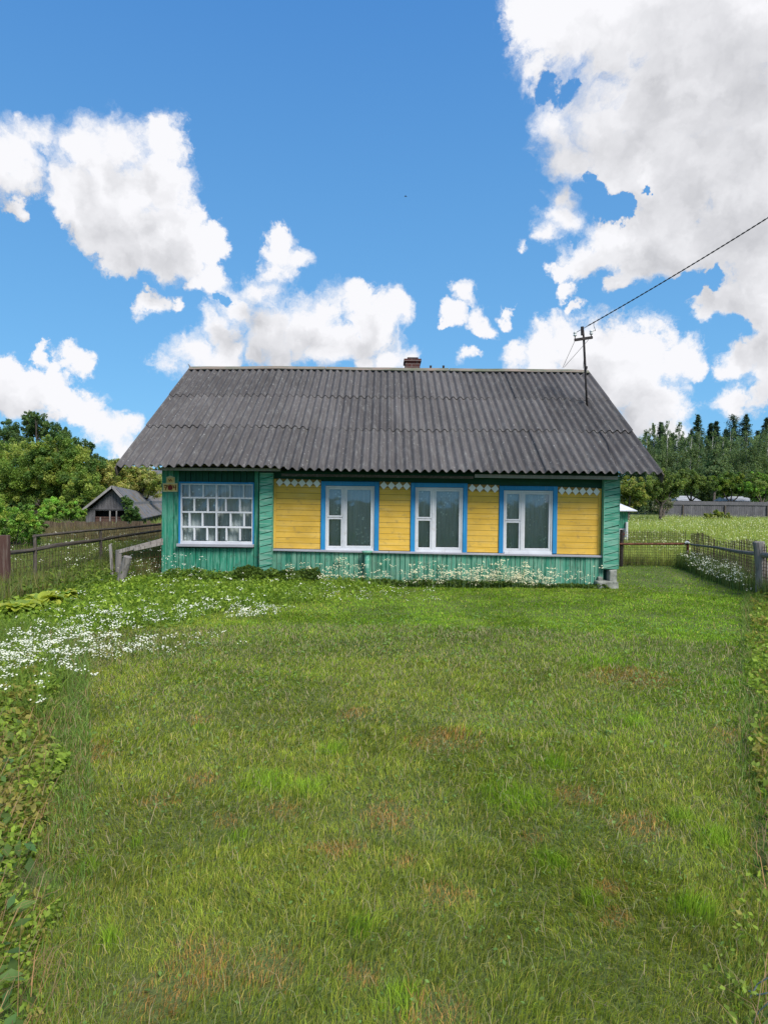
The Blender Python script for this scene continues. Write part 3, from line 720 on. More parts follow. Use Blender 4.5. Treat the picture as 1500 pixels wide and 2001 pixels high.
# --- mast on the roof, wires ---
def on_roof(x, y, up=.06):
    d = ray(x, y); lo, hi = YE, YR
    for _ in range(40):
        m_ = (lo + hi) / 2; p = CAM + d * (m_ / d.y); t = (m_ - YE) / (YR - YE)
        z = eave_z(p.x) + (ridge_z(p.x) - eave_z(p.x)) * t
        if p.z < z: hi = m_
        else: lo = m_
    return p + Vector((0, 0, up * .6))
mbase = on_roof(1146.5, 796); YM = mbase.y
mast = thing('service_mast', mbase, 'thin dark metal mast with a crossarm and two insulators standing on the corrugated roof', 'mast')
top = P(1137.5, 639, YM); arm_c = P(1139.5, 660, YM)
mb = MB(); mb.tube([mbase - Vector((0, 0, .1)), P(1143.5, 740, YM), P(1142.5, 717, YM), P(1139.8, 662, YM), P(1138.6, 645, YM)], [.022, .022, .026, .024, .02], 8)
mb.build('pole', m_metal, mast, smooth=True)
mb = MB(); mb.tube([P(1137.2, 655, YM - .04), P(1136.8, 638.5, YM - .04)], .034, 8); mb.build('pipe_head', m_metal, mast)
mb = MB(); mb.bar(P(1121.5, 664.5, YM - .03), P(1157, 659.3, YM - .03), .045, .055); mb.build('crossarm', m_metal, mast, bevel=.004)
mb = MB(); mb.tube([P(1144.5, 722, YM - .03), P(1145.5, 716, YM - .03)], .022, 6); mb.build('bracket', m_metal, mast)
ins = []
for x, y in ((1122.8, 653), (1154.3, 650)):
    c = P(x, y, YM - .03); ins.append(c)
    mb = MB(); mb.tube([c + Vector((0, 0, z)) for z in (-.045, -.035, -.012, -.002, .012, .022, .045, .052)], [.02, .034, .036, .022, .034, .038, .030, .012], 10)
    i_ = mb.build('insulator', m_porcelain, mast, smooth=True)
    mb = MB(); mb.tube([c + Vector((0, 0, -.1)), c + Vector((0, 0, -.04))], .01, 6); mb.build('pin', m_metal, i_)
for k_, (a, b) in enumerate([(P(1122, 667, YM), P(1098.5, 719, 15.6)), (P(1149, 664, YM), P(1101, 718, 15.6)), (P(1140, 700, YM), P(1138.6, 720, 15.6))]):
    mb = MB(); mb.tube([a, b], .0045, 5); mb.build('guy_wire', m_wire, mast)
# supply cable, coming down from a pole beyond the right edge
def cab(t): 
    a = ins[0] + Vector((0, 0, .04)); b = a + (P(1500, 425, 11.3) - a) * 3.2
    p = a.lerp(b, t); p.z -= .9 * t * (1 - t) * 0; return p
A, B_, C_ = ins[0] + Vector((.02, 0, .035)), P(1300, 548, 12.55), P(1500, 425, 11.2)
pts = []
for i in range(41):
    t = i / 40 * 2.6
    # quadratic through the three measured points at t = 0, .5, 1
    w0 = 2 * (t - .5) * (t - 1); w1 = -4 * t * (t - 1); w2 = 2 * t * (t - .5)
    pts.append(A * w0 + B_ * w1 + C_ * w2)
cb = MB(); cb.tube(pts[:2], .006, 6)
tw = pts[1:]
for ph in (0, math.pi):
    q = []
    for i in range(len(tw) - 1):
        for s_ in range(12):
            p = tw[i].lerp(tw[i + 1], s_ / 12); an = (i * 12 + s_) * .7 + ph
            q.append(p + Vector((math.cos(an) * .005, 0, math.sin(an) * .006)))
    cb.tube(q, .0075, 5)
d0 = pts[1].lerp(pts[2], .6)
cb.tube([d0, d0 + Vector((0, 0, -.07)), d0 + Vector((.025, 0, -.13)), ins[1] + Vector((.09, 0, .045)), ins[1] + Vector((.02, 0, .03))], .005, 5)
tag(cb.build('supply_cable', m_wire, None, smooth=True), 'dark twisted power cable running from the roof mast up to the right', 'cable')
mb = MB(); q = [on_roof(x, y, .1) for x, y in ((1147, 790), (1152, 812), (1160, 832), (1185, 870), (1198, 900), (1206, 925))]; mb.tube(q, .005, 5)
tag(mb.build('roof_cable', m_wire, None), 'thin dark cable lying on the corrugated roof below the mast', 'cable')

# ------------------------------------------------------------------ fences and posts
def spx(x, y, z=None, Y=None): return G(x, y, z) if Y is None else P(x, y, Y)
# left rail fence running away along the yard
lf = thing('rail_fence', (-5.5, 12, 0), 'dark two-rail fence with wire netting left of the house', 'fence')
FX = -5.55
def rail_pt(px, py):
    d = ray(px, py); return CAM + d * (FX / d.x)
mb = MB()
for seq in ([(66, 1048), (170, 1037), (250, 1031), (313, 1025)],): 
    pp = [rail_pt(*q) for q in seq]; mb.tube(pp, [.022, .026, .024, .024], 6, wob=.12)
mb.build('rail', m_darkwood, lf)
mb = MB(); pp = [rail_pt(*q) for q in ((4, 1082), (60, 1076), (110, 1066), (196, 1055), (230, 1049), (313, 1037))]; mb.tube(pp, [.03, .03, .034, .034, .03, .03], 7, wob=.15); mb.build('rail', m_darkwood, lf)
for px, t_, b_ in ((197, 1039, 1096), (68, 1047, 1112)):
    a = rail_pt(px, t_); mb = MB(); mb.tube([(a.x, a.y, -.05), (a.x + .01, a.y, a.z * .5), (a.x, a.y, a.z + .02)], [.03, .028, .026], 7, wob=.1); mb.build('post', m_darkwood, lf)
mb = MB()
y = 8.6
while y < 17.5:
    mb.bar((FX - .02, y, .03), (FX - .02 + random.uniform(-.01, .01), y, .86), .004, .004); y += .10
z = .08
while z < .88:
    mb.bar((FX - .02, 8.6, z), (FX - .02, 17.5, z), .004, .004); z += .09
mb.build('wire_netting', m_net, lf)
a = rail_pt(6, 1046); mb = MB(); mb.tube([(a.x, a.y, -.05), (a.x + .01, a.y, .4), (a.x, a.y, a.z)], [.105, .10, .095], 10, wob=.04)
tag(mb.build('rusty_post', m_redboard, None), 'thick reddish brown post at the left edge of the photo ending the rail fence', 'post')
# grey posts and plank between the fence and the house corner
bp = G(232, 1152); tp = P(250, 1088, bp.y - .05)
mb = MB(); n = 10; dirv = (tp - bp)
mb.tube([bp - dirv * .1, bp, bp.lerp(tp, .5), tp], [.075, .072, .066, .070], 10, wob=.06)
tag(mb.build('leaning_post', m_post, None), 'short grey wooden post leaning to the right in the greenery near the house', 'post')
gp = thing('plank_barrier', (-4.5, 11.5, 0), 'weathered grey planks nailed between a post and the left corner of the house', 'fence')
mb = MB(); a = P(233, 1075, 11.45); mb.tube([(a.x - .02, a.y, -.05), (a.x - .01, a.y, .35), (a.x, a.y, a.z)], [.055, .052, .056], 9, wob=.08); mb.build('post', m_post, gp)
mb = MB(); a = P(216, 1064, 11.5); b = P(221, 1142, 11.5); mb.bar(b, a, .035, .045); mb.tube([a, a + Vector((.03, 0, .01))], .012, 5); mb.build('stake', m_post, gp)
mb = MB(); mb.bar(P(232, 1078, 11.4), P(318, 1055, 11.93), .03, .06, .6); mb.bar(P(262, 1074, 11.46), P(318, 1062, 11.90), .03, .045, .8); mb.build('plank', m_post, gp)
mb = MB(); x = 0
A0, A1 = P(222, 1082, 11.5), P(318, 1066, 11.95)
while x < 1:
    p = A0.lerp(A1, x); mb.bar((p.x, p.y + .02, .05), (p.x, p.y + .02, p.z), .003, .003); x += .05
for kz in range(6):
    f_ = kz / 6; mb.bar((A0.x, A0.y + .02, .08 + f_ * A0.z * .9), (A1.x, A1.y + .02, .08 + f_ * A1.z * .9), .003, .003)
mb.build('wire_netting', m_rust, gp)
# brown board fence behind
def board_fence(name, label, a, b, zt, mt, w=.13, post=2.4, cap=False, rails=True):
    f = thing(name, ((a[0] + b[0]) / 2, (a[1] + b[1]) / 2, 0), label, 'fence')
    A_, B2 = Vector((a[0], a[1], 0)), Vector((b[0], b[1], 0)); Ln = (B2 - A_).length; d = (B2 - A_) / Ln
    mb = MB(); s = 0
    nrm = Vector((d.y, -d.x, 0)); nrm = nrm if nrm.y < 0 else -nrm
    while s < Ln:
        ww = w * random.uniform(.8, 1.15); p0 = A_ + d * (s + .004) + nrm * random.uniform(0, .012); p1 = p0 + d * (ww - .008); h0 = zt + random.uniform(-.05, .05)
        vs = []
        for o_ in (Vector((0, 0, 0)), -nrm * .02):
            vs += [p0 + o_ + Vector((0, 0, .02)), p1 + o_ + Vector((0, 0, .02)), p1 + o_ + Vector((0, 0, h0)), p0 + o_ + Vector((0, 0, h0 + random.uniform(-.01, .01)))]
        mb.add(vs, [(0, 1, 2, 3), (7, 6, 5, 4), (0, 4, 5, 1), (1, 5, 6, 2), (2, 6, 7, 3), (3, 7, 4, 0)]); s += ww
    mb.build('boards', mt, f)
    mb = MB()
    if cap:
        q0, q1 = A_ + Vector((0, 0, zt - .12)) + nrm * .04, B2 + Vector((0, 0, zt - .12)) + nrm * .04
        mb.bar(q0, q1, .04, .30, .7)
    for zz in (.3,): mb.bar(A_ - nrm * .05 + Vector((0, 0, zz)), B2 - nrm * .05 + Vector((0, 0, zz)), .05, .08)
    mb.build('rail', mt, f)
    s = post / 2
    while s < Ln:
        p = A_ + d * s + (nrm * .07 if cap else -nrm * .11); mb = MB(); mb.bar(p, p + Vector((0, 0, zt - (.1 if not cap else .28))), .10, .10); mb.build('post', m_darkwood, f); s += post
    return f
a, b = P(60, 1000, 22), P(330, 1000, 22)
board_fence('board_fence', 'low dark brown board fence crossing in front of the little grey shed', (a.x - 2.5, 22.3), (b.x + 1.6, 22), .70, m_brownboard)
a, b = P(1296, 1000, 55), P(1500, 1000, 55)
board_fence('board_fence', 'grey board fence at the back of the flowering meadow on the right', (a.x, 55.4), (b.x + 14, 54.2), 1.62, m_shedwood, .17, 3.4, cap=True)
# wire fence on the right: pipe rail, pickets, netting
rf = thing('wire_fence', (6.5, 16, 0), 'low wire picket fence with a rusty pipe rail between the house and the meadow', 'fence')
c0_ = P(1209, 1064, 15.9); c1_ = P(1342, 1062.5, 15.9)
mb = MB(); mb.tube([c0_ - Vector((.6, 0, 0)), c1_], .024, 8, wob=.05); mb.build('pipe_rail', m_rust, rf)
mb = MB()
x = c0_.x - .5
while x < c1_.x:
    h = .87 + random.uniform(-.02, .02); mb.bar((x, 15.93, .03), (x + random.uniform(-.012, .012), 15.93, h), .006, .006); x += .036 * random.uniform(.7, 1.3)
for z in np.arange(.1, .86, .06): mb.bar((c0_.x - .5, 15.935, z), (c1_.x, 15.935, z + random.uniform(-.01, .01)), .006, .006)
mb.build('wire_netting', m_net, rf)
mb = MB(); a = P(1342, 1100, 15.85); mb.tube([(a.x, a.y, 0), (a.x, a.y, P(1342, 1055, 15.85).z)], .035, 8); mb.build('post', m_rust, rf)
mb = MB(); a = P(1216, 1100, 15.95); mb.tube([(a.x - .04, a.y, 0), (a.x - .04, a.y, .88)], .045, 8); mb.build('post', m_metal, rf)
mb = MB(); c_ = P(1341, 1061, 15.8); mb.tube([c_ + Vector((-.05, 0, 0)), c_ + Vector((.0, 0, .02)), c_ + Vector((.07, 0, 0))], [.02, .035, .02], 8); mb.build('clamp', m_porcelain, rf)
rf2 = thing('wire_fence', (6.8, 13.5, 0), 'sagging dark wire fence with a log rail ending at the thick right post', 'fence')
pb = G(1487, 1166); pt = P(1481, 1058, pb.y)
s0 = Vector((c1_.x + .05, 15.8, 0)); s1 = Vector((pb.x - .02, pb.y, 0))
mb = MB(); t = 0
s2 = s1 + (s1 - s0) * .7
while t < 1.7:
    p = s0.lerp(s1, t); h = .80 + .06 * math.sin(t * 9) + .06 * min(t, 1) + random.uniform(-.02, .02)
    mb.bar((p.x, p.y, .03), (p.x + random.uniform(-.015, .015), p.y + random.uniform(-.015, .015), h), .006, .006); t += .0085 * random.uniform(.6, 1.4)
for z in np.arange(.1, .84, .055): mb.bar((s0.x, s0.y, z), (s2.x, s2.y, z + .03), .006, .006)
mb.build('wire_netting', m_net, rf2)
mb = MB(); q = [P(1348, 1064, s0.lerp(s1, .03).y), P(1400, 1070, s0.lerp(s1, .55).y + .3), P(1440, 1078, s0.lerp(s1, .8).y), P(1480, 1083, s1.y + .05)]
mb.tube(q, [.022, .025, .032, .04], 8, wob=.14); q2 = q[-1] + (q[-1] - q[-2]).normalized() * 2.2; mb.tube([q[-1] + Vector((.02, -.04, 0)), q2], [.045, .05], 8, wob=.1)
mb.build('rail', m_post, rf2)
mb = MB(); mb.tube([(pb.x, pb.y, -.05), (pb.x - .005, pb.y, .45), (pt.x, pt.y, pt.z - .01), (pt.x, pt.y, pt.z)], [.098, .094, .088, .075], 14, wob=.03); mb.tube([(pb.x, pb.y, .04), (pb.x, pb.y, .055)], .101, 14)
tag(mb.build('fence_post', m_post, None), 'thick grey wooden fence post standing at the right edge of the lawn', 'post')

# ------------------------------------------------------------------ outbuildings
def gable_shed():
    Y = 30.0
    sh = thing('garden_shed', P(215, 1020, Y) * 1, 'small grey plank shed with a gable roof and dark open window behind the left fence', 'shed')
    sh.location.z = 0
    ap = P(224, 950, Y); l = P(168, 1002, Y); r = P(255, 1000, Y); el = P(148, 1008, Y - .2); er = P(262, 995, Y)
    D = 14; sk = P(300, 0, 44).x - ap.x                                    # the shed recedes to the right
    mb = MB(); w = .14; x = l.x; 
    wx0, wx1, wz0, wz1 = P(189, 0, Y).x, P(251, 0, Y).x, P(220, 1012, Y).z, P(220, 998, Y).z
    def tz(xx): return ap.z - .05 - abs(xx - ap.x) * (ap.z - l.z) / (ap.x - l.x)
    zmid = P(220, 995, Y).z
    while x < r.x - .01:
        x2 = min(x + w, r.x)
        a_, b_ = x + .004, x2 - .004
        mb.prism([(a_, wz1), (b_, wz1), (b_, max(tz(b_), wz1 + .01)), (a_, max(tz(a_), wz1 + .01))], Y, Y + .03)
        if not (x >= wx0 - .05 and x2 <= wx1 + .05): mb.prism([(a_, 0), (b_, 0), (b_, wz1 - .002), (a_, wz1 - .002)], Y, Y + .03)
        x = x2
    mb.box((l.x - .05, Y - .03, zmid - .02), (r.x + .05, Y - .002, zmid + .03))
    mb.build('front_wall', m_shedwood, sh)
    mb = MB(); mb.box((wx0, Y + .01, 0), (wx1, Y + .04, wz0 - .003)); mb.box((wx0, Y - .012, wz0), (wx1, Y + .02, wz0 + .05)); mb.build('lower_boards', m_redboard, sh)
    mb = MB()
    for px in (218, 231): X = P(px, 0, Y).x; mb.box((X - .03, Y - .02, wz0 - .5), (X + .03, Y + .0, wz1))
    X = P(199, 0, Y).x; mb.box((X - .02, Y - .015, .3), (X + .03, Y - .001, wz0 + .03))
    mb.build('window_post', m_greywood, sh)
    mb = MB()
    for X in (l.x + .02, r.x - .02):
        mb.add([(X - .02, Y + .03, 0), (X + .02, Y + .03, 0), (X + .02, Y + .03, tz(X)), (X - .02, Y + .03, tz(X)), (X - .02 + sk, Y + D, 0), (X + .02 + sk, Y + D, 0), (X + .02 + sk, Y + D, tz(X)), (X - .02 + sk, Y + D, tz(X))], [(0, 1, 2, 3), (7, 6, 5, 4), (0, 4, 5, 1), (1, 5, 6, 2), (2, 6, 7, 3), (3, 7, 4, 0)])
    mb.prism([(l.x + sk, 0), (r.x + sk, 0), (r.x + sk, tz(r.x)), (ap.x + sk, ap.z - .42), (l.x + sk, tz(l.x) - .05)], Y + D, Y + D + .04)
    mb.build('side_wall', m_greywood, sh)
    # corrugated roof: left and right slopes; the right one reaches low
    for nm, e0, in (('roof', (el.x, el.z)), ('roof', (P(285, 0, Y).x, P(285, 1013, Y).z))):
        mb = MB(); n = 180; vs = []
        for i in range(n + 1):
            s = i / n; yy = Y - .25 + (D + .5) * s; xx = sk * s
            wv = .018 * math.cos(i * 1.25)
            sg = -.34 * s; vs += [(ap.x + xx, yy, ap.z + .02 + wv + sg), (e0[0] + xx, yy, e0[1] + wv), (ap.x + xx, yy, ap.z + wv + sg), (e0[0] + xx, yy, e0[1] - .02 + wv)]
        fs = []
        for i in range(n):
            q = 4 * i; fs += [(q, q + 4, q + 5, q + 1), (q + 2, q + 3, q + 7, q + 6), (q + 1, q + 5, q + 7, q + 3), (q, q + 2, q + 6, q + 4)]
        fs += [(0, 1, 3, 2), (4 * n, 4 * n + 2, 4 * n + 3, 4 * n + 1)]
        mb.add(vs, fs, .8); mb.build(nm, m_shedroof, sh)
    mb = MB(); mb.bar((ap.x, Y - .28, ap.z - .02), (el.x, Y - .28, el.z - .02), .03, .10); mb.bar((ap.x, Y - .28, ap.z - .02), (er.x + .15, Y - .28, er.z - .12), .03, .10); mb.build('bargeboard', m_greywood, sh)
    mb = MB(); mb.box((wx0 + .02, Y + .3, .2), (wx1 - .02, Y + .34, wz1)); mb.build('dark_interior', m_black, sh)
def _shroof(t, b):
    c = ramp(t, nz(t, 1.6, 7, None, .65), [(.35, (.085, .085, .09)), (.5, (.15, .15, .155)), (.58, (.15, .11, .075)), (.66, (.09, .11, .04))])
    t.links.new(c, b.inputs['Base Color'])
m_shedroof = mat('old_shed_roof', _shroof)
gable_shed()
# far roof corner and chimney seen between trees and house
fh = thing('distant_house', (-15.0, 46, 0), 'tiny far house with a white chimney glimpsed between trees and the left eave', 'house')
a = P(300, 936, 46)
mb = MB(); mb.box((a.x - 1.6, 46, 0), (a.x + 2.4, 50, a.z - .3)); mb.build('wall', m_greywood, fh)
mb = MB(); zz = a.z - .32; mb.add([(a.x - 1.9, 45.7, zz), (a.x + 2.7, 45.7, zz), (a.x + 2.7, 48, a.z + .7), (a.x - 1.0, 48, a.z + .7), (a.x - 1.9, 50.3, zz), (a.x + 2.7, 50.3, zz)], [(0, 1, 2, 3), (3, 2, 5, 4), (0, 3, 4), (1, 5, 2), (0, 4, 5, 1)]); mb.build('roof', m_shedroof, fh)
mb = MB(); q = P(292, 925, 47); mb.box((q.x - .12, 47, a.z), (q.x + .12, 47.3, a.z + .95)); mb.build('chimney', m_tin, fh)
# little green well house right behind the corner
Yw = 24.0
ws = thing('well_house', (P(1216, 1060, Yw).x, Yw + .6, 0), 'small green well house with a pale metal roof just right of the house corner', 'well')
xe = P(1226, 1010, Yw).x; za, zb2 = P(1222, 998, Yw).z, P(1222, 1024, Yw).z
mb = MB(); x = xe - 1.3
while x < xe - .01: mb.box((x + .003, Yw, zb2 - .15), (min(x + .1, xe) - .003, Yw + .03, za)); x += .1
mb.box((xe - .03, Yw + .031, zb2 - .15), (xe, Yw + 1.2, za)); mb.box((xe - 1.3, Yw + .031, zb2 - .15), (xe - 1.27, Yw + 1.2, za)); mb.box((xe - 1.26, Yw + 1.17, zb2 - .15), (xe - .031, Yw + 1.2, za))
mb.build('wall', m_dark2 if 'm_dark2' in globals() else m_green, ws)
mb = MB(); xm = xe - .65; p1 = P(1241.5, 997.5, Yw - .1); ov = p1.x - xe
apz = p1.z + (P(1210, 981.5, Yw).z - p1.z) * ((p1.x - xm) / (p1.x - P(1210, 981.5, Yw).x))
apz = min(apz, p1.z + .75)
b4 = [(xe + ov, Yw - ov, p1.z), (xe + ov, Yw + 1.2 + ov, p1.z), (xe - 1.3 - ov, Yw + 1.2 + ov, p1.z), (xe - 1.3 - ov, Yw - ov, p1.z)]
mb.add(b4 + [(xm, Yw + .6, apz)] + [(x, y, z - .03) for x, y, z in b4], [(0, 1, 4), (1, 2, 4), (2, 3, 4), (3, 0, 4), (8, 7, 6, 5), (0, 5, 6, 1), (1, 6, 7, 2), (2, 7, 8, 3), (3, 8, 5, 0)]); mb.build('roof', m_tin, ws)
mb = MB(); 
for k_ in range(9): zc = k_ * .075; mb.box((xe - 1.22, Yw + .02, zc), (xe - .08, Yw + 1.1, zc + .066), k_ % 2)
mb.build('base', m_ringbase if 'm_ringbase' in globals() else m_tin, ws)
mb = MB(); q = P(1216, 1044, Yw - .02); mb.tube([q + Vector((0, .03, 0)), q + Vector((0, -.02, 0))], [.07, .05], 10); mb.build('red_lid', mat('red_plastic', lambda t, b: b.inputs['Base Color'].__setattr__('default_value', (.42, .03, .02, 1))), ws)
mb = MB(); q = P(1223, 1060, Yw - .06); mb.tube([(q.x, q.y, 0), (q.x, q.y, P(1223, 1020, Yw).z)], .05, 8); mb.build('support_post', m_white, ws)
# pale low roofs behind the grey fence
for (xa_, xb_, yt, lab) in ((1322, 1368, 968.5, 'low shed with a whitish roof behind the left end of the grey board fence'), (1418, 1474, 969.5, 'low shed with a whitish roof behind the middle of the grey board fence')):
    Y = 60; a, b = P(xa_, yt, Y), P(xb_, yt, Y); s_ = thing('low_shed', ((a.x + b.x) / 2, Y, 0), lab, 'shed', None)
    mb = MB(); mb.box((a.x + .1, Y, 0), (b.x - .1, Y + 2.2, a.z - .42)); mb.build('wall', m_greywood, s_)
    mb = MB(); mb.add([(a.x, Y - .2, a.z - .45), (b.x, Y - .2, a.z - .45), (b.x - .3, Y + 1.1, a.z), (a.x + .1, Y + 1.1, a.z), (a.x, Y + 2.4, a.z - .45), (b.x, Y + 2.4, a.z - .45)], [(0, 1, 2, 3), (3, 2, 5, 4), (0, 3, 4), (1, 5, 2), (0, 4, 5, 1)]); mb.build('roof', m_dulltin, s_)

# ------------------------------------------------------------------ trees
GK = 1.45
def rgbs(n, base, var=.25, rng=RNG, hue=.12):
    b = np.array(base)[None] * GK; k = rng.uniform(1 - var, 1 + var, (n, 1)); h = rng.uniform(-hue, hue, (n, 1))
    c = b * k; c = c * np.concatenate([1 + h * 1.6, 1 + h * .2, 1 - h], 1); return c
def crown_from_lobes(lobes, nleaf, size, cols, rng, asp=.55, fill=.55, subs=26, flat=.85):
    """lobes: (centre, radius). Leaves sit in many small tufts scattered through each lobe"""
    ac = Acc(); nleaf = int(nleaf * 2.1); size = size * .92; tot = sum(r ** 2 for _, r in lobes); tips = []; birchy = asp == .42
    for c, r in lobes:
        nl = int(nleaf * r * r / tot); ns = max(5, int(subs * (1 + r * .4) * (1 if birchy else 1.6)))
        u = unit(ns, rng); rad = r * (rng.uniform(.0, 1, ns) ** fill)
        sc = np.array(c)[None] + u * rad[:, None] * np.array([1, 1, flat])
        sr = r * (rng.uniform(.16, .34, ns) if birchy else rng.uniform(.10, .28, ns))
        tips += list(sc[:4])
        k = rng.integers(0, ns, nl); off = unit(nl, rng) * (rng.uniform(0, 1, nl) ** .45)[:, None] * sr[k][:, None]
        off[:, 2] *= 1.9 if birchy else .95
        p = sc[k] + off
        nrm = unit(nl, rng) * (1.0 if birchy else .8) + np.array([0, 0, .25 if birchy else .5]) + off / (sr[k][:, None] + 1e-6) * .6; nrm /= np.linalg.norm(nrm, axis=1)[:, None]
        pal = np.array(cols) * np.array([2.25, 2.2, 1.9]); sub_c = pal[rng.integers(0, len(pal), ns)] * rng.uniform(.8, 1.2, (ns, 1))
        col = sub_c[k] * rng.uniform(.7, 1.3, (nl, 1)); col = col * (1 + rng.uniform(-.1, .1, (nl, 3)))
        ac.add(leaves(p, nrm, size * rng.uniform(.6, 1.35, nl), asp, col, rng))
    return ac, tips
def broad_tree(name, label, cat, base, lobes, nleaf, size, cols, group=None, seed=1, trunk_r=.12, bark=None, asp=.55, subs=26, fill=.55):
    rng = np.random.default_rng(seed); t = thing(name, base, label, cat, group)
    ac, tips = crown_from_lobes(lobes, nleaf, size, cols, rng, asp, fill, subs)
    ac.build('crown', m_leaf, t)
    mb = MB(); B = Vector(base); top_ = Vector(np.mean([c for c, r in lobes], 0)); zc = min(c[2] - r * .3 for c, r in lobes)
    fork = Vector((B.x * .7 + top_.x * .3, B.y, max(.25, min(zc, top_.z * .5))))
    mb.tube([B - Vector((0, 0, .1)), B.lerp(fork, .5) + Vector((random.uniform(-.05, .05), 0, 0)), fork], [trunk_r * 1.15, trunk_r, trunk_r * .8], 8, wob=.08)
    for c, r in lobes:
        c = Vector(c); m_ = fork.lerp(c, .5) + Vector((0, 0, -.12 * (c - fork).length)); mb.tube([fork, m_, c], [trunk_r * .6, trunk_r * .38, trunk_r * .15], 6, cap=False)
        for q in range(3):
            e = c + Vector(unit(1, rng)[0]) * r * .8; mb.tube([m_.lerp(c, .6), e], [trunk_r * .18, trunk_r * .05], 4, cap=False)
    mb.build('trunk', bark or m_bark, t, smooth=True)
    return t
def lobe_px(lst, Y, dy=1.0, rng=RNG):
    out = []
    for x, y, r in lst:
        yy = Y + rng.uniform(-dy, dy); p = P(x, y, yy); out.append(((p.x, p.y, p.z), r / F * yy))
    return out
G_MID = [(.070, .115, .022), (.095, .145, .028), (.048, .090, .022), (.13, .165, .035)]
G_DARK = [(.028, .058, .020), (.04, .075, .024), (.055, .09, .026)]
G_YEL = [(.15, .17, .04), (.11, .14, .03), (.18, .19, .06), (.075, .11, .025)]
G_LIT = [(.10, .19, .035), (.14, .24, .045), (.08, .15, .03)]
G_ORCH = [(.115, .150, .045), (.085, .120, .038), (.060, .092, .030)]
G_BIRCH = [(.080, .118, .062), (.098, .138, .066), (.062, .096, .054)]
def base_px(x, Y): p = P(x, 1000, Y); return (p.x, Y, 0)
LT = [
 ('tall dark green tree with thin sprays on top at the far left', 70, 40, [(20, 850, 30), (75, 832, 26), (110, 845, 24), (60, 818, 16), (30, 880, 34), (130, 870, 26), (165, 880, 22), (190, 905, 20), (70, 812, 9)], G_DARK + [(.05, .085, .03)], 15000, .13),
 ('full rounded green tree behind the fence at the far left', 30, 34, [(10, 895, 46), (60, 905, 50), (20, 945, 46), (70, 955, 46), (-30, 920, 50), (95, 880, 36)], G_MID, 22000, .12),
 ('broad green fruit tree left of the small shed', 135, 33, [(120, 890, 40), (150, 915, 44), (105, 930, 44), (165, 950, 36), (130, 975, 38), (185, 965, 24)], G_MID, 22000, .12),
 ('yellowish green fruit tree above the roof of the small shed', 225, 36, [(200, 925, 30), (228, 912, 20), (215, 945, 26), (240, 940, 22), (188, 945, 24)], G_YEL, 11000, .11),
 ('light yellow green tree seen under the left eave of the house', 275, 38, [(262, 930, 26), (285, 928, 24), (300, 945, 26), (270, 952, 22), (250, 950, 22)], G_YEL + [(.20, .22, .09)], 10000, .11)]
for i, (lab, bx, Y, lb, cols, nl, sz) in enumerate(LT):
    broad_tree('leafy_tree', lab, 'tree', base_px(bx, Y), lobe_px([(x, y + 2, q * 1.14) for x, y, q in lb], Y, 1.3, np.random.default_rng(50 + i)), int(nl * 1.4), sz * .9, [tuple(np.array(c_) * np.array([1.2, 1.14, 1.3])) for c_ in cols], 'trees behind the left fence', 60 + i, .16)
BU = [
 ('loose light green bush at the left edge beside the rail fence', 30, 15.5, [(0, 1005, 34), (40, 1010, 30), (70, 1030, 24), (20, 1045, 28), (-30, 1030, 36), (60, 1052, 22)], G_LIT + G_MID, 12000, .055),
 ('dark leafy climber hanging beside the right half of the shed front', 252, 29.0, [(250, 985, 12), (258, 1000, 13), (245, 975, 7), (266, 1008, 12), (250, 1012, 12)], G_DARK, 4000, .09),
 ('green bush at the foot of the trees left of the shed', 140, 27, [(110, 990, 24), (140, 998, 22), (90, 1000, 22), (160, 1002, 12)], G_MID + G_LIT, 7000, .09)]
for i, (lab, bx, Y, lb, cols, nl, sz) in enumerate(BU):
    broad_tree('bush', lab, 'bush', base_px(bx, Y), lobe_px(lb, Y, .5, np.random.default_rng(80 + i)), nl, sz, [tuple(np.array(c_) * 1.25) for c_ in cols], 'bushes on the left', 90 + i, .03)
OR = [
 ('yellow green apple tree just right of the house corner', 1225, 42, [(1215, 960, 26), (1232, 950, 28), (1222, 985, 24), (1250, 972, 22)], G_YEL, 6500, .13),
 ('wide apple tree with sagging crown beside the right gable', 1290, 46, [(1268, 950, 24), (1295, 935, 22), (1285, 962, 24), (1318, 945, 22), (1305, 965, 18)], G_ORCH, 8000, .13),
 ('bare grey branched fruit tree at the left end of the board fence', 1296, 50, [(1290, 975, 16), (1305, 982, 13), (1298, 992, 12), (1282, 990, 12)], [(.13, .13, .11), (.10, .11, .08), (.06, .08, .04)], 1900, .11),
 ('apple tree standing behind the board fence near the first pale roof', 1350, 58, [(1330, 935, 20), (1352, 940, 22), (1375, 945, 20), (1348, 958, 14)], G_ORCH, 7000, .15),
 ('upright grey green young tree rising above the apple trees', 1392, 64, [(1392, 905, 16), (1400, 925, 20), (1382, 928, 16), (1410, 905, 12), (1395, 885, 9), (1425, 920, 11)], G_BIRCH, 5500, .16),
 ('dense apple tree standing behind the middle of the board fence', 1425, 59, [(1405, 945, 20), (1430, 942, 24), (1452, 952, 20), (1415, 962, 14)], G_MID, 8000, .15),
 ('broad apple tree reaching the right edge of the photo', 1485, 57, [(1470, 950, 24), (1500, 945, 28), (1485, 968, 18), (1520, 960, 26), (1475, 930, 14)], G_ORCH + G_LIT, 9000, .15)]
for i, (lab, bx, Y, lb, cols, nl, sz) in enumerate(OR):
    broad_tree('fruit_tree', lab, 'tree', base_px(bx, Y), lobe_px(lb, Y, 1.0, np.random.default_rng(110 + i)), nl, sz, cols, 'fruit trees beyond the meadow', 120 + i, .12)
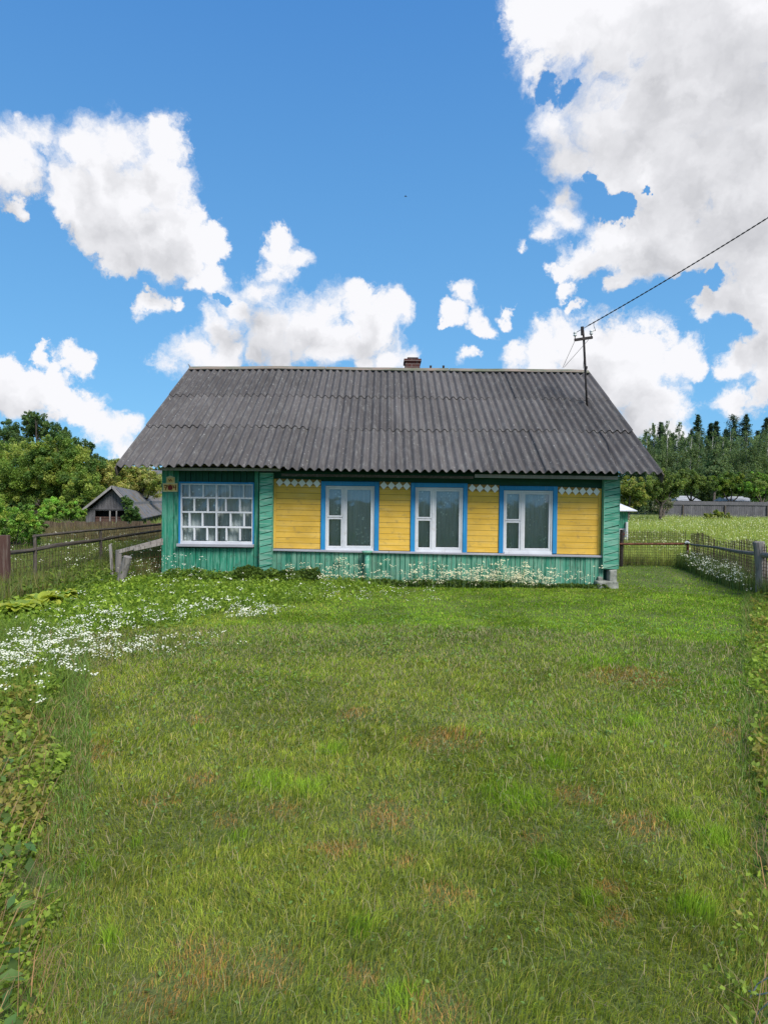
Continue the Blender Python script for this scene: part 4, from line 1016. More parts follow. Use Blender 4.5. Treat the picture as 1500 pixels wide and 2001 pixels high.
broad_tree('bush', 'yellow green bush in front of the grey board fence on the right', 'bush', base_px(1400, 46), lobe_px([(1382, 1009, 9), (1400, 1006, 12), (1418, 1010, 10), (1392, 1014, 9)], 46, .3), 3500, .10, G_YEL, None, 140, .02)

def birch(base, h, label, seed, spread=1.7, cols=G_BIRCH):
    rng = np.random.default_rng(seed); lobes = []
    n = 20
    for i in range(n):
        f = (i + rng.uniform(0, 1)) / n; z = h * (.10 + .84 * f); w = spread * 1.45 * (math.sin(math.pi * min(.93, .25 + .68 * f)) ** .9)
        a = rng.uniform(0, 6.28); q = w * rng.uniform(.1, .75); rr = max(.45, w * rng.uniform(.42, .66))
        lobes.append(((base[0] + math.cos(a) * q, base[1] + math.sin(a) * q, min(z, h - rr * .9)), rr))
    lobes.append(((base[0], base[1], h - .45), .38))
    t = thing('birch_tree', base, label, 'tree', 'birches at the edge of the wood')
    ac, tips = crown_from_lobes(lobes, 10500, .20, cols, rng, .42, .5, 12, 1.3); ac.build('crown', m_leaf, t)
    mb = MB(); tp_ = Vector((base[0] + rng.uniform(-.4, .4), base[1], h * .98)); B = Vector(base); lean_ = B.lerp(tp_, .5) + Vector((rng.uniform(-.25, .25), 0, 0))
    mb.tube([B, lean_, tp_], [.11, .07, .015], 7)
    for c, r in lobes[::2]:
        c = Vector(c); mb.tube([B.lerp(tp_, max(.15, c.z / h - .15)), c], [.05, .015], 4, cap=False)
    mb.build('trunk', m_birch, t, smooth=True)
# (photo x, top y, distance, spread, where it stands)
BT = [(1262, 838, 82, 1.5), (1275, 826, 88, 1.5), (1303, 822, 84, 1.7), (1326, 823, 86, 1.5), (1345, 850, 80, 1.6), (1362, 838, 88, 1.9), (1392, 842, 84, 1.7), (1410, 850, 80, 1.5), (1432, 838, 86, 1.9), (1455, 842, 82, 2.2), (1478, 850, 84, 1.6), (1500, 832, 82, 2.3), (1525, 838, 84, 2.2), (1550, 845, 83, 2.3), (1248, 852, 84, 1.6)]
BL_ = ['birch nearest the gable of the house roof', 'slim birch with a feathery tip right beside the roof edge', 'pointed birch third from the house roof', 'birch with a thin spiky top left of the first big spruce', 'low round birch before the dark gap in the wood', 'birch directly under the first tall spruce', 'full birch between the first tall spruce and the pine', 'short birch standing left of the pine', 'wide pale birch in front of the pine', 'broadest birch in front of the second tall spruce', 'slim birch right of the second tall spruce', 'tall birch cut by the right edge of the photo', None, None, 'birch half hidden behind the roof gable']
for i, (x, yt, Y, sp) in enumerate(BT):
    p = P(x, yt, Y); birch((p.x, Y, 0), p.z, BL_[i] or 'birch beyond the right edge, number unseen', 200 + i, sp)
def conifer(base, h, label, seed, w=2.2, pine=False, z0=.25):
    rng = np.random.default_rng(seed); t = thing('pine_tree' if pine else 'spruce_tree', base, label, 'tree', 'conifers of the wood'); ac = Acc()
    nt_ = 44; P_, Nn, Sz = [], [], []
    for i in range(nt_):
        f = i / nt_; z = h * (z0 + (1 - z0) * f)
        rr = (min(w * 1.1, (h - z) * .44 + .12) if not pine else w * (1 - f) ** .4) * rng.uniform(.7, 1.15); nb = 9
        if pine and rng.random() < .35: continue
        for q in range(nb):
            a = rng.uniform(0, 6.28); ln = rr * rng.uniform(.6, 1.05); m = int(40 * ln / w) + 8; s = rng.uniform(.05, 1, m)
            px_ = base[0] + math.cos(a) * ln * s + rng.normal(0, .10, m); py_ = base[1] + math.sin(a) * ln * s + rng.normal(0, .10, m)
            pz_ = z - (.32 if not pine else -.15) * ln * s ** 1.3 + rng.normal(0, .09 if not pine else .2, m)
            P_.append(np.stack([px_, py_, pz_], 1)); n_ = np.tile([math.cos(a) * .35, math.sin(a) * .35, .9], (m, 1)) + rng.normal(0, .35, (m, 3)); Nn.append(n_ / np.linalg.norm(n_, axis=1)[:, None])
    P_ = np.concatenate(P_); Nn = np.concatenate(Nn); n = len(P_)
    ac.add(leaves(P_, Nn, rng.uniform(.2, .42, n), .35, rgbs(n, (.042, .076, .042), .35, rng), rng)); ac.build('crown', m_leaf, t)
    mb = MB(); mb.tube([Vector(base), Vector((base[0], base[1], h * .98))], [.2, .02], 7); mb.build('trunk', m_bark, t, smooth=True)
CT = [(1363, 809, 95, 2.6, 0, 'first tall pointed spruce rising above the birches'), (1399, 822, 96, 1.6, 0, 'narrow spruce tip between the two tall spruces'), (1388, 826, 97, 1.3, 0, 'thin spruce tip just right of the first tall spruce'), (1432, 812, 94, 3.0, 1, 'wide irregular pine crown beside the second tall spruce'), (1457, 808, 93, 2.8, 0, 'second tall pointed spruce right of the pine'), (1497, 815, 96, 1.5, 0, 'spruce tip at the right edge of the photo'), (1291, 824, 96, 1.3, 0, 'small dark spruce tip among the birches near the roof'), (1350, 840, 98, 2.2, 0, 'dark spruce in the gap left of the first tall spruce'), (1418, 838, 99, 2.4, 0, 'dark spruce filling the gap under the pine'), (1480, 840, 98, 2.4, 0, 'dark spruce between the second tall spruce and the last birch'), (1313, 845, 97, 2.4, 0, 'dark spruce behind the pointed birches')]
for i, (x, yt, Y, w, pine, lab) in enumerate(CT):
    p = P(x, yt, Y); conifer((p.x, Y, 0), p.z, lab, 300 + i, w, bool(pine))
# the wood behind, too dense to count
def far_wood():
    rng = np.random.default_rng(5); ac = Acc()
    def belt(x0, x1, y0, y1, n, zt, cols):
        k = rng.uniform(0, 1, n); x = x0 + (x1 - x0) * k; y = rng.uniform(y0, y1, n); nn = fbm(x * .25, y * .1, 9)
        z = rng.uniform(0, 1, n) ** .8 * (zt * (.7 + .5 * nn)); c = np.array(cols)[rng.integers(0, len(cols), n)] * rng.uniform(.7, 1.3, (n, 1))
        nr = unit(n, rng) + np.array([0, -.3, .8]); nr /= np.linalg.norm(nr, axis=1)[:, None]
        ac.add(leaves(np.stack([x, y, z], 1), nr, rng.uniform(.3, .7, n), .6, c, rng))
    belt(30, 75, 99, 104, 26000, 9.0, G_DARK + G_BIRCH)
    belt(-75, -18, 60, 66, 26000, 4.2, G_MID + G_DARK)
    belt(-20, 32, 120, 126, 16000, 9.0, G_DARK + G_BIRCH)
    tag(ac.build('far_wood', m_leaf), 'dense dark wood closing the view behind the birches and orchards', 'wood', kind='stuff')
far_wood()

# ------------------------------------------------------------------ grass, flowers and weeds
def in_house(x, y): return (x > XL - .02) & (x < XR + .02) & (y > YF - .06) & (y < YB)
PATCH = [(390, 1405, .10), (870, 1450, .20), (762, 1592, .14), (310, 1572, .08), (550, 1588, .09), (792, 1682, .06), (132, 1485, .22), (640, 1662, .08), (692, 1400, .12), (1232, 1328, .3), (698, 1652, .05), (395, 1525, .1), (872, 1752, .08), (385, 1890, .12), (530, 1895, .10), (1040, 1640, .05), (700, 1905, .06), (1250, 1620, .12), (1440, 1440, .15), (1200, 1800, .06), (1130, 1560, .12), (130, 1570, .10), (440, 1610, .07), (1190, 1740, .06), (860, 1990, .1), (320, 1950, .1)]
TUFT = [(1010, 1560, .20), (520, 1530, .14), (600, 1545, .12), (1075, 1690, .08), (265, 1655, .03), (460, 1640, .05), (1360, 1790, .09), (1160, 1770, .05), (1400, 1650, .08), (790, 1960, .07), (700, 1820, .05), (1330, 1610, .06), (1240, 1420, .12), (1180, 1300, .3), (1470, 1340, .25), (210, 1840, .04), (400, 1900, .04), (170, 1700, .05), (900, 1440, .1), (650, 1470, .08), (380, 1420, .1), (1080, 1500, .1)]
PAT = [(G(x, y).x, G(x, y).y, r) for x, y, r in PATCH]; TUF = [(G(x, y).x, G(x, y).y, r) for x, y, r in TUFT]
def spots(x, y, lst):
    m = np.zeros(len(x))
    for cx, cy, r in lst:
        d = np.sqrt((x - cx) ** 2 + ((y - cy)) ** 2) / r; m = np.maximum(m, np.clip(1.5 - d * 1.1 + (fbm(x * 14, y * 14, 5) - .5) * 1.4, 0, 1))
    return m
def herb_edge(x, y): return np.interp(x, [-8, -3.6, -2.4, -1.4, .4], [5.4, 6.5, 7.9, 9.6, 11.75]) + (fbm(x * 1.6, y * 1.6, 2) - .5) * 1.6
def lawn():
    rng = np.random.default_rng(21); ac = Acc()
    def ring(d0, d1, dens, spread):
        n = int((d1 * d1 - d0 * d0) * spread * dens)
        d = np.sqrt(rng.uniform(d0 * d0, d1 * d1, n)); a = rng.uniform(-spread, spread, n)
        return np.sin(a) * d, np.cos(a) * d
    X, Y = [], []
    for d0, d1, dens in ((1.7, 3.0, 24000), (3.0, 4.5, 14000), (4.5, 6.5, 8000), (6.5, 9, 4600), (9, 12.4, 2800), (12.4, 17.5, 1400)):
        x, y = ring(d0, d1, dens, .68); X.append(x); Y.append(y)
    x = np.concatenate(X); y = np.concatenate(Y)
    k = ~in_house(x, y) & (x > -.50 * y - .10 + (fbm(x * 2.2, y * 2.2, 8) - .5) * .5) & (x < .575 * y + .05 + (fbm(x * 2.2, y * 2.2, 4) - .5) * .5) & (y > 0)
    # beyond the flower band the herbs take over on the left
    k &= (y < herb_edge(x, y) + .3) | (rng.uniform(size=len(x)) < .35)
    x, y = x[k], y[k]; pm = spots(x, y, PAT); tm = spots(x, y, TUF)
    keep = rng.uniform(size=len(x)) > pm * .2; x, y, pm, tm = x[keep], y[keep], pm[keep], tm[keep]
    n = len(x); d = np.hypot(x, y)
    clump = fbm(x * 5, y * 5, 31); big = fbm(x * .7, y * .5, 12); green = np.clip((d - 4.0) / 4.5, 0, 1) * np.clip(.35 + (x + 2.5) * .2, 0, 1)
    h = (.024 + .030 * clump) * rng.uniform(.5, 1.5, n) * (1 - .25 * green) * (1 + tm * .9) * (1 - .2 * pm)
    longb = rng.uniform(size=n) < .05; h[longb] *= 1.5
    w = .0023 * np.clip(d / 2.6, .8, 5) * rng.uniform(.7, 1.4, n)
    lean = rng.beta(2.2, 1.8, n) * 1.15 * (1 - .4 * tm)
    az = rng.uniform(0, 2 * np.pi, n) * .55 + fbm(x * 1.3, y * 1.3, 40) * 9
    dull = np.array([.145, .185, .036]); lush = np.array([.118, .215, .022]); straw = np.array([.26, .24, .11]); brown = np.array([.235, .145, .08]); bright = np.array([.13, .24, .028]); deep = np.array([.062, .100, .030])
    f = np.clip(green * .9 + (big - .5) * .9, 0, 1)[:, None]; c = dull * (1 - f) + lush * f
    g = np.clip((fbm(x * 9, y * 9, 77) - .35) * 1.5, 0, 1)[:, None]; c = c * (.72 + .5 * g)
    c = c * (1 - tm[:, None] * .6) + bright * tm[:, None] * .6
    u = rng.uniform(size=n); st = u < (.06 + .06 * (1 - green)) * (1 - tm); c[st] = straw * rng.uniform(.6, 1.1, (st.sum(), 1))
    dp = (u > .80); c[dp] = c[dp] * .5 + deep * .5
    br = rng.uniform(size=n) < pm * .75; c[br] = brown * rng.uniform(.6, 1.2, (br.sum(), 1))
    c = c * np.array([2.55, 2.42, 1.35]) * rng.uniform(.58, 1.36, (n, 1)) * (1 + rng.uniform(-.07, .07, (n, 3)))
    ac.add(blades(np.stack([x, y, ground_z(x, y) - .004], 1), h, w, lean, az, c, rng=rng))
    n = 9000; d = np.sqrt(rng.uniform(1.8 ** 2, 9 ** 2, n)); a = rng.uniform(-.6, .6, n); xx, yy = np.sin(a) * d, np.cos(a) * d
    k = (xx > -.5 * yy) & (xx < .57 * yy) & (fbm(xx * 2.3, yy * 2.3, 91) > .52); xx, yy, d = xx[k], yy[k], d[k]; m = len(xx); nr = unit(m, rng) * .5 + np.array([0, -.1, .9]); nr /= np.linalg.norm(nr, axis=1)[:, None]
    ac.add(leaves(np.stack([xx, yy, ground_z(xx, yy) + rng.uniform(.015, .05, m)], 1), nr, rng.uniform(.010, .024, m) * np.clip(d / 3, .9, 2), .6, np.array([[.16, .27, .06]]) * rng.uniform(.7, 1.4, (m, 1)), rng))
    # fine clippings and long dry stalks lying in the turf
    n = 26000; d = np.sqrt(rng.uniform(1.8 ** 2, 8 ** 2, n)); a = rng.uniform(-.62, .62, n); x, y = np.sin(a) * d, np.cos(a) * d
    k = (x > -.5 * y) & (x < .57 * y); x, y, d = x[k], y[k], d[k]; n = len(x)
    hh = rng.uniform(.03, .10, n) * np.where(rng.uniform(size=n) < .03, 1.9, 1); c = np.where(rng.uniform(size=(n, 1)) < .5, np.array([[.24, .26, .11]]), np.array([[.33, .27, .15]])) * rng.uniform(.8, 1.5, (n, 1))
    ac.add(blades(np.stack([x, y, ground_z(x, y) + rng.uniform(.004, .035, n)], 1), hh, .0024 * np.clip(d / 2.6, .8, 3), np.full(n, 1.2), rng.uniform(0, 6.28, n), c, .2, rng))
    tag(ac.build('lawn_grass', m_grass), 'mown green lawn with straw and small brown patches in front of the house', 'grass', kind='stuff')
lawn()

def umbels(ac, pos, h, hs, nfl, fsize, col, rng, stemc=(.12, .17, .05), stemw=.003, spreadf=.05):
    """stems topped with a cluster of small flowers; pos (n,2)"""
    n = len(pos); gz = ground_z(pos[:, 0], pos[:, 1]); az = rng.uniform(0, 6.28, n); ln = rng.uniform(.05, .35, n)
    base = np.stack([pos[:, 0], pos[:, 1], gz], 1)
    V, T, C = blades(base, h, np.full(n, stemw), ln, az, rgbs(n, stemc, .25, rng), .1, rng); ac.add((V, T, C))
    tips = V.reshape(n, 5, 3)[:, 4]
    k = np.repeat(np.arange(n), nfl); m = len(k); off = rng.normal(0, 1, (m, 3)) * np.array([spreadf, spreadf, spreadf * .35])
    p = tips[k] + off; nr = rng.normal(0, .35, (m, 3)) + np.array([0, -.35, 1.]); nr /= np.linalg.norm(nr, axis=1)[:, None]
    hexes(ac, p, nr, fsize * rng.uniform(.4, 1.35, m), np.array(col) * rng.uniform(.85, 1.1, (m, 1)), rng)
def hexes(ac, c, nrm, size, col, rng):
    n = len(c); r = unit(n, rng); a = np.cross(nrm, r); a /= np.linalg.norm(a, axis=1)[:, None] + 1e-9; b = np.cross(nrm, a)
    V = np.empty((n, 7, 3)); V[:, 0] = c + nrm * (size * .12)[:, None]
    for j in range(6):
        t = j * math.pi / 3; rr = (size / 2 * rng.uniform(.75, 1.1, n))[:, None]; V[:, j + 1] = c + a * math.cos(t) * rr + b * math.sin(t) * rr
    T = np.array([[0, j + 1, (j + 1) % 6 + 1] for j in range(6)])[None] + (np.arange(n) * 7)[:, None, None]
    cc = np.repeat(col[:, None, :], 7, 1); cc[:, 0] = cc[:, 0] * np.array([.95, .88, .55])
    ac.add((V.reshape(-1, 3), T.reshape(-1, 3), cc.reshape(-1, 3)))
def herb_leaves(ac, x, y, hmax, size, cols, rng, per=1, upn=.8, asp=.5):
    n = len(x); z = ground_z(x, y) + rng.uniform(0.01, 1, n) ** 1.1 * hmax; pal = np.array(cols) * np.array([2.05, 1.75, 1.2])
    k = np.clip((fbm(x * 4, y * 4, 66) * len(pal) * 1.3 - .2).astype(int) + rng.integers(-1, 2, n), 0, len(pal) - 1)
    c = pal[k] * rng.uniform(.7, 1.3, (n, 1)); nr = unit(n, rng) + np.array([0, 0, upn]); nr /= np.linalg.norm(nr, axis=1)[:, None]
    ac.add(leaves(np.stack([x, y, z], 1), nr, size * rng.uniform(.55, 1.4, n), asp, c, rng))
def herbs():
    """leafy ground cover between the flower band and the veranda"""
    rng = np.random.default_rng(31); ac = Acc()
    def reg(n, x0, x1, y0, y1): return rng.uniform(x0, x1, n), rng.uniform(y0, y1, n)
    x, y = reg(120000, -8.2, .9, 5.4, 12.0); bl = herb_edge(x, y); ed = y - bl
    k = (ed > 0) & ((x > -.5 * y) | (y > 5.2)) & (rng.uniform(size=len(x)) < .2 + ed * .9) & ~in_house(x, y) & (rng.uniform(size=len(x)) < .25 + fbm(x * 2, y * 2, 3)); x, y = x[k], y[k]
    hm = .05 + .15 * np.clip((y - herb_edge(x, y)) / 1.5, 0, 1) * (.4 + fbm(x * 1.7, y * 1.7, 5))
    herb_leaves(ac, x, y, hm, .06, [(.085, .165, .028), (.13, .23, .035), (.17, .27, .045), (.11, .19, .04)], rng)
    # blades among them
    n = 60000; x, y = reg(n, -8.2, .4, 5.6, 11.9); bl = herb_edge(x, y); k = (y > bl + rng.uniform(0, .8, n)) & ~in_house(x, y); x, y = x[k], y[k]; n = len(x)
    ac.add(blades(np.stack([x, y, ground_z(x, y)], 1), rng.uniform(.08, .26, n), np.full(n, .008), rng.beta(2, 2, n), rng.uniform(0, 6.28, n), rgbs(n, (.16, .245, .035), .35, rng), rng=rng))
    # lush stems under the flower band
    n = 42000; y = rng.uniform(4.3, 7.4, n); x = rng.uniform(-5.4, -1.6, n); k = (x < -.50 * y + (fbm(x * 2, y * 2, 9) - .6) * .7); x, y = x[k], y[k]; n = len(x)
    ac.add(blades(np.stack([x, y, ground_z(x, y)], 1), rng.uniform(.10, .32, n), np.full(n, .007), rng.beta(1.6, 2.4, n), rng.uniform(0, 6.28, n), rgbs(n, (.17, .24, .042), .4, rng), rng=rng))
    x, y = x[::2], y[::2]; herb_leaves(ac, x, y, .17, .05, [(.085, .15, .035), (.11, .19, .04), (.06, .11, .03)], rng)
    # dry stalks before the brown fence
    n = 16000; x = rng.uniform(-14, -6.6, n); y = rng.uniform(18.5, 22, n)
    ac.add(blades(np.stack([x, y, ground_z(x, y)], 1), rng.uniform(.4, .85, n) * (.6 + .6 * fbm(x, y, 4)), np.full(n, .02), rng.beta(1.5, 3, n), rng.uniform(0, 6.28, n), rgbs(n, (.16, .13, .065), .4, rng), rng=rng))
    # rank growth along the left fence and beyond
    n = 130000; x, y = rng.uniform(-11, -4.1, n), rng.uniform(7.4, 21.5, n); k = ~in_house(x, y) & ((x < -4.9) | (y > 11.6)); x, y = x[k], y[k]; n = len(x)
    hb = .28 + .35 * fbm(x * .8, y * .8, 6); cc = rgbs(n, (.160, .200, .048), .4, rng); dry = rng.uniform(size=n) < .35; cc[dry] = rgbs(dry.sum(), (.17, .15, .07), .3, rng)
    ac.add(blades(np.stack([x, y, ground_z(x, y)], 1), hb * rng.uniform(.5, 1.2, n), np.full(n, .012), rng.beta(1.5, 3, n), rng.uniform(0, 6.28, n), cc, rng=rng))
    x, y = rng.uniform(-10, -4.3, 40000), rng.uniform(9, 20, 40000); k = ~in_house(x, y); herb_leaves(ac, x[k], y[k], .34, .07, [(.05, .095, .025), (.075, .13, .03), (.10, .16, .035)], rng)
    # dark leafy growth at the foot of the walls
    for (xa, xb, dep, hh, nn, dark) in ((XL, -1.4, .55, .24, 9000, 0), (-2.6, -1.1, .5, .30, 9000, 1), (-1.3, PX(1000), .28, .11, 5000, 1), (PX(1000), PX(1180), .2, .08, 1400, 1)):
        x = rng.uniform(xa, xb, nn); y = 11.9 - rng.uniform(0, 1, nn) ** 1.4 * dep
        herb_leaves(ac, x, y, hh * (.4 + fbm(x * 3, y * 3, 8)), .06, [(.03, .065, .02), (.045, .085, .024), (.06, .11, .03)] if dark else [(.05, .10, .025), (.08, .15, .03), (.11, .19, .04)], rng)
    tag(ac.build('ground_cover', m_leaf), 'bright green leafy herbs and tall grass on the left up to the veranda', 'ground cover', kind='stuff')
herbs()

def verge():
    """unmown strips on both sides of the lawn: broad leaves, straw and stalks"""
    rng = np.random.default_rng(41); ac = Acc()
    for side in (-1, 1):
        n = 80000 if side < 0 else 40000; y = np.sqrt(rng.uniform(1.2 ** 2, (6.4 if side < 0 else 11) ** 2, n)); e = rng.uniform(0, 1, n) ** 1.1 * (1.1 if side < 0 else .6) * (y * .3 + .5)
        x = (-.50 * y - e) if side < 0 else (.56 * y + e); x = x + (fbm(x * 2.2, y * 2.2, 8 if side < 0 else 4) - .5) * (-.5); mix_ = fbm(x * 3, y * 3, 51)
        k = rng.uniform(size=n) < .25 + mix_; xx, yy = x[k], y[k]; d = np.hypot(xx, yy)
        hm = (.05 + .07 * fbm(xx * 2, yy * 2, 52)) * np.clip(d / 3, 1, 1.8)
        herb_leaves(ac, xx, yy, hm, .024 * np.clip(d / 2.5, .9, 1.8), [(.095, .155, .038), (.13, .22, .045), (.165, .26, .05), (.11, .185, .04), (.17, .18, .06)], rng, asp=.6)
        n = 90000 if side < 0 else 70000; y = np.sqrt(rng.uniform(1.2 ** 2, (7 if side < 0 else 12) ** 2, n)); e = rng.uniform(-.12, 1, n) * (1.2 if side < 0 else .7) * (y * .3 + .5); x = (-.50 * y - e) if side < 0 else (.572 * y + e); d = np.hypot(x, y)
        c = rgbs(n, (.15, .235, .045), .35, rng); st = rng.uniform(size=n) < .2; c[st] = rgbs(st.sum(), (.30, .23, .13), .3, rng)
        ac.add(blades(np.stack([x, y, ground_z(x, y)], 1), rng.uniform(.03, .13, n) * np.clip(d / 4, .8, 2.0 if side < 0 else 1.25), .003 * np.clip(d / 2.5, .8, 3), rng.beta(2, 1.6, n), rng.uniform(0, 6.28, n), c, rng=rng))
        # reddish straw lying about
        n = 1500; y = rng.uniform(1.5, 4.6, n); e = rng.uniform(-.02, 1, n); x = (-.51 * y - e) if side < 0 else (.58 * y + e)
        ac.add(blades(np.stack([x, y, ground_z(x, y) + rng.uniform(.01, .07, n)], 1), rng.uniform(.08, .34, n), np.full(n, .0028), np.full(n, 1.2), rng.normal(.5, .9, n), rgbs(n, (.30, .19, .10), .3, rng), .1, rng))
        # large single leaves
        n = 500; y = rng.uniform(1.5, 5, n); e = rng.uniform(.0, .9, n); x = (-.53 * y - e) if side < 0 else (.59 * y + e)
        nr = unit(n, rng) * .5 + np.array([0, -.3, .9]); nr /= np.linalg.norm(nr, axis=1)[:, None]
        ac.add(leaves(np.stack([x, y, rng.uniform(.05, .13, n)], 1), nr, rng.uniform(.04, .08, n), .5, rgbs(n, (.085, .15, .040), .3, rng), rng, .3))
    for pts in ([(1500, 1912), (1478, 1925), (1464, 1950)], [(1500, 1962), (1482, 1978), (1468, 2000)], [(1500, 1942), (1480, 1946), (1462, 1938)]):
        q = [G(x, y, .12 - .04 * i) for i, (x, y) in enumerate(pts)]
        for a_, b_ in zip(q, q[1:]):
            a_, b_ = np.array(a_), np.array(b_); dd = (b_ - a_); sdv = np.cross(dd, [0, 0, 1.]); sdv = sdv / np.linalg.norm(sdv) * .0035; u_ = np.array([0, 0, .003])
            V = np.array([a_ - sdv, a_ + sdv, a_ + u_ * 2, b_ - sdv, b_ + sdv, b_ + u_ * 2]); T = np.array([[0, 3, 5], [0, 5, 2], [2, 5, 4], [2, 4, 1], [1, 4, 3], [1, 3, 0]])
            ac.add((V, T, np.tile([[.36, .42, .40]], (6, 1))))
    # coarse rough grass further out on both sides
    n = 90000; x = np.where(rng.uniform(size=n) < .6, rng.uniform(-16, -1, n), rng.uniform(1, 14, n)); y = rng.uniform(-1.5, 11, n); k = ((x < -.5 * y - .9) | (x > .57 * y + .9)) & ((x > -5) | (y < 8.5)) ; x, y = x[k], y[k]; n = len(x)
    ac.add(blades(np.stack([x, y, ground_z(x, y)], 1), rng.uniform(.10, .34, n), np.full(n, .011), rng.beta(2, 2, n), rng.uniform(0, 6.28, n), rgbs(n, (.15, .21, .045), .4, rng), rng=rng))
    tag(ac.build('verge_weeds', m_leaf), 'rough weeds, broad leaves and dry straw along both edges of the lawn', 'weeds', kind='stuff')
verge()

def wildflowers():
    rng = np.random.default_rng(51); ac = Acc()
    def at(lst, n, sx_=.3, sy_=.3):
        c = np.array([G(x, y)[:2] for x, y in lst]); k = rng.integers(0, len(c), n); return c[k] + rng.normal(0, 1, (n, 2)) * np.array([sx_, sy_])
    white = (.82, .84, .80)
    p = at([(20, 1340), (60, 1335), (100, 1320), (0, 1370), (130, 1300), (160, 1290), (40, 1310), (-40, 1340), (80, 1290)], 210, .32, .40); umbels(ac, p, rng.uniform(.22, .40, len(p)), 0, 13, .014, white, rng, (.16, .22, .07), .004, .026)
    p = at([(180, 1290), (220, 1285), (260, 1275), (300, 1275), (340, 1270)], 90, .28, .24); umbels(ac, p, rng.uniform(.06, .16, len(p)), 0, 6, .015, white, rng, (.16, .2, .07), .004, .03)
    p = at([(170, 1235), (220, 1228), (300, 1225), (340, 1222), (400, 1215), (440, 1208)], 75, .3, .3); umbels(ac, p, rng.uniform(.12, .24, len(p)), 0, 11, .015, white, rng, (.14, .2, .06), .004, .03)
    p = at([(480, 1205), (510, 1200), (525, 1195)], 60, .16, .16); umbels(ac, p, rng.uniform(.04, .10, len(p)), 0, 6, .016, white, rng, (.14, .2, .06), .004, .03)
    # thin scatter between the band and the wall
    n = 130; x = rng.uniform(-4.5, .2, n); y = rng.uniform(7.6, 11.7, n); bl = np.interp(x, [-8, -3.6, -2.4, -1.4, .4], [5.4, 6.5, 7.9, 9.6, 11.5]); k = y > bl - .2
    umbels(ac, np.stack([x[k], y[k]], 1), rng.uniform(.14, .3, k.sum()), 0, 5, .02, white, rng, (.14, .2, .06), .004, .03)
    n = 110; x = rng.uniform(-1.6, .9, n); y = rng.uniform(9.8, 11.4, n); umbels(ac, np.stack([x, y], 1), rng.uniform(.05, .10, n), 0, 4, .014, white, rng, (.14, .2, .06), .004, .03)
    # cream flowers against the skirting boards
    cr_ = (.80, .78, .62)
    xs_ = np.concatenate([rng.normal(PX(680), .5, 50), rng.normal(PX(860), .35, 90), rng.normal(PX(960), .35, 130), rng.normal(PX(1030), .3, 90), rng.uniform(PX(560), PX(1170), 60)]); n = len(xs_)
    xs_ = np.clip(xs_, PX(545), PX(1172)); y = 11.88 - rng.uniform(0, .28, n); h = rng.beta(1.6, 3.2, n) * .52 + .08
    umbels(ac, np.stack([xs_, y], 1), h, 0, 8, .022, cr_, rng, (.14, .22, .10), .0045, .032)
    p = at([(672, 1142), (668, 1142)], 7, .05, .03); p[:, 1] = np.minimum(p[:, 1], 11.85); umbels(ac, p, rng.uniform(.42, .56, len(p)), 0, 9, .022, cr_, rng, (.14, .22, .10), .005, .035)
    # flowers in the rank grass by the left fence, by the corner, by the right fence
    n = 130; x = rng.uniform(-9.5, -4.9, n); y = rng.uniform(9.5, 18, n); umbels(ac, np.stack([x, y], 1), rng.uniform(.35, .7, n), 0, 6, .022, (.72, .74, .66), rng, (.14, .17, .07), .005, .04)
    n = 46; x = rng.uniform(-4.5, -3.2, n); y = rng.uniform(11.4, 11.85, n); umbels(ac, np.stack([x, y], 1), rng.uniform(.25, .65, n), 0, 5, .02, white, rng, (.14, .2, .08), .004, .04)
    s0_, s1_ = np.array([c1_.x - .1, 15.6]), np.array([pb.x - .15, pb.y])
    n = 230; t = rng.beta(1.2, 1.5, n)[:, None]; p = s0_ * (1 - t) + s1_ * t + rng.normal(0, .12, (n, 2)) + np.array([-.05, -.05]); umbels(ac, p, rng.uniform(.15, .5, n), 0, 7, .02, white, rng, (.12, .19, .06), .005, .035)
    tag(ac.build('wildflowers', m_petal), 'small white wildflowers in a band on the left and against the house wall', 'wildflowers', kind='stuff')
wildflowers()

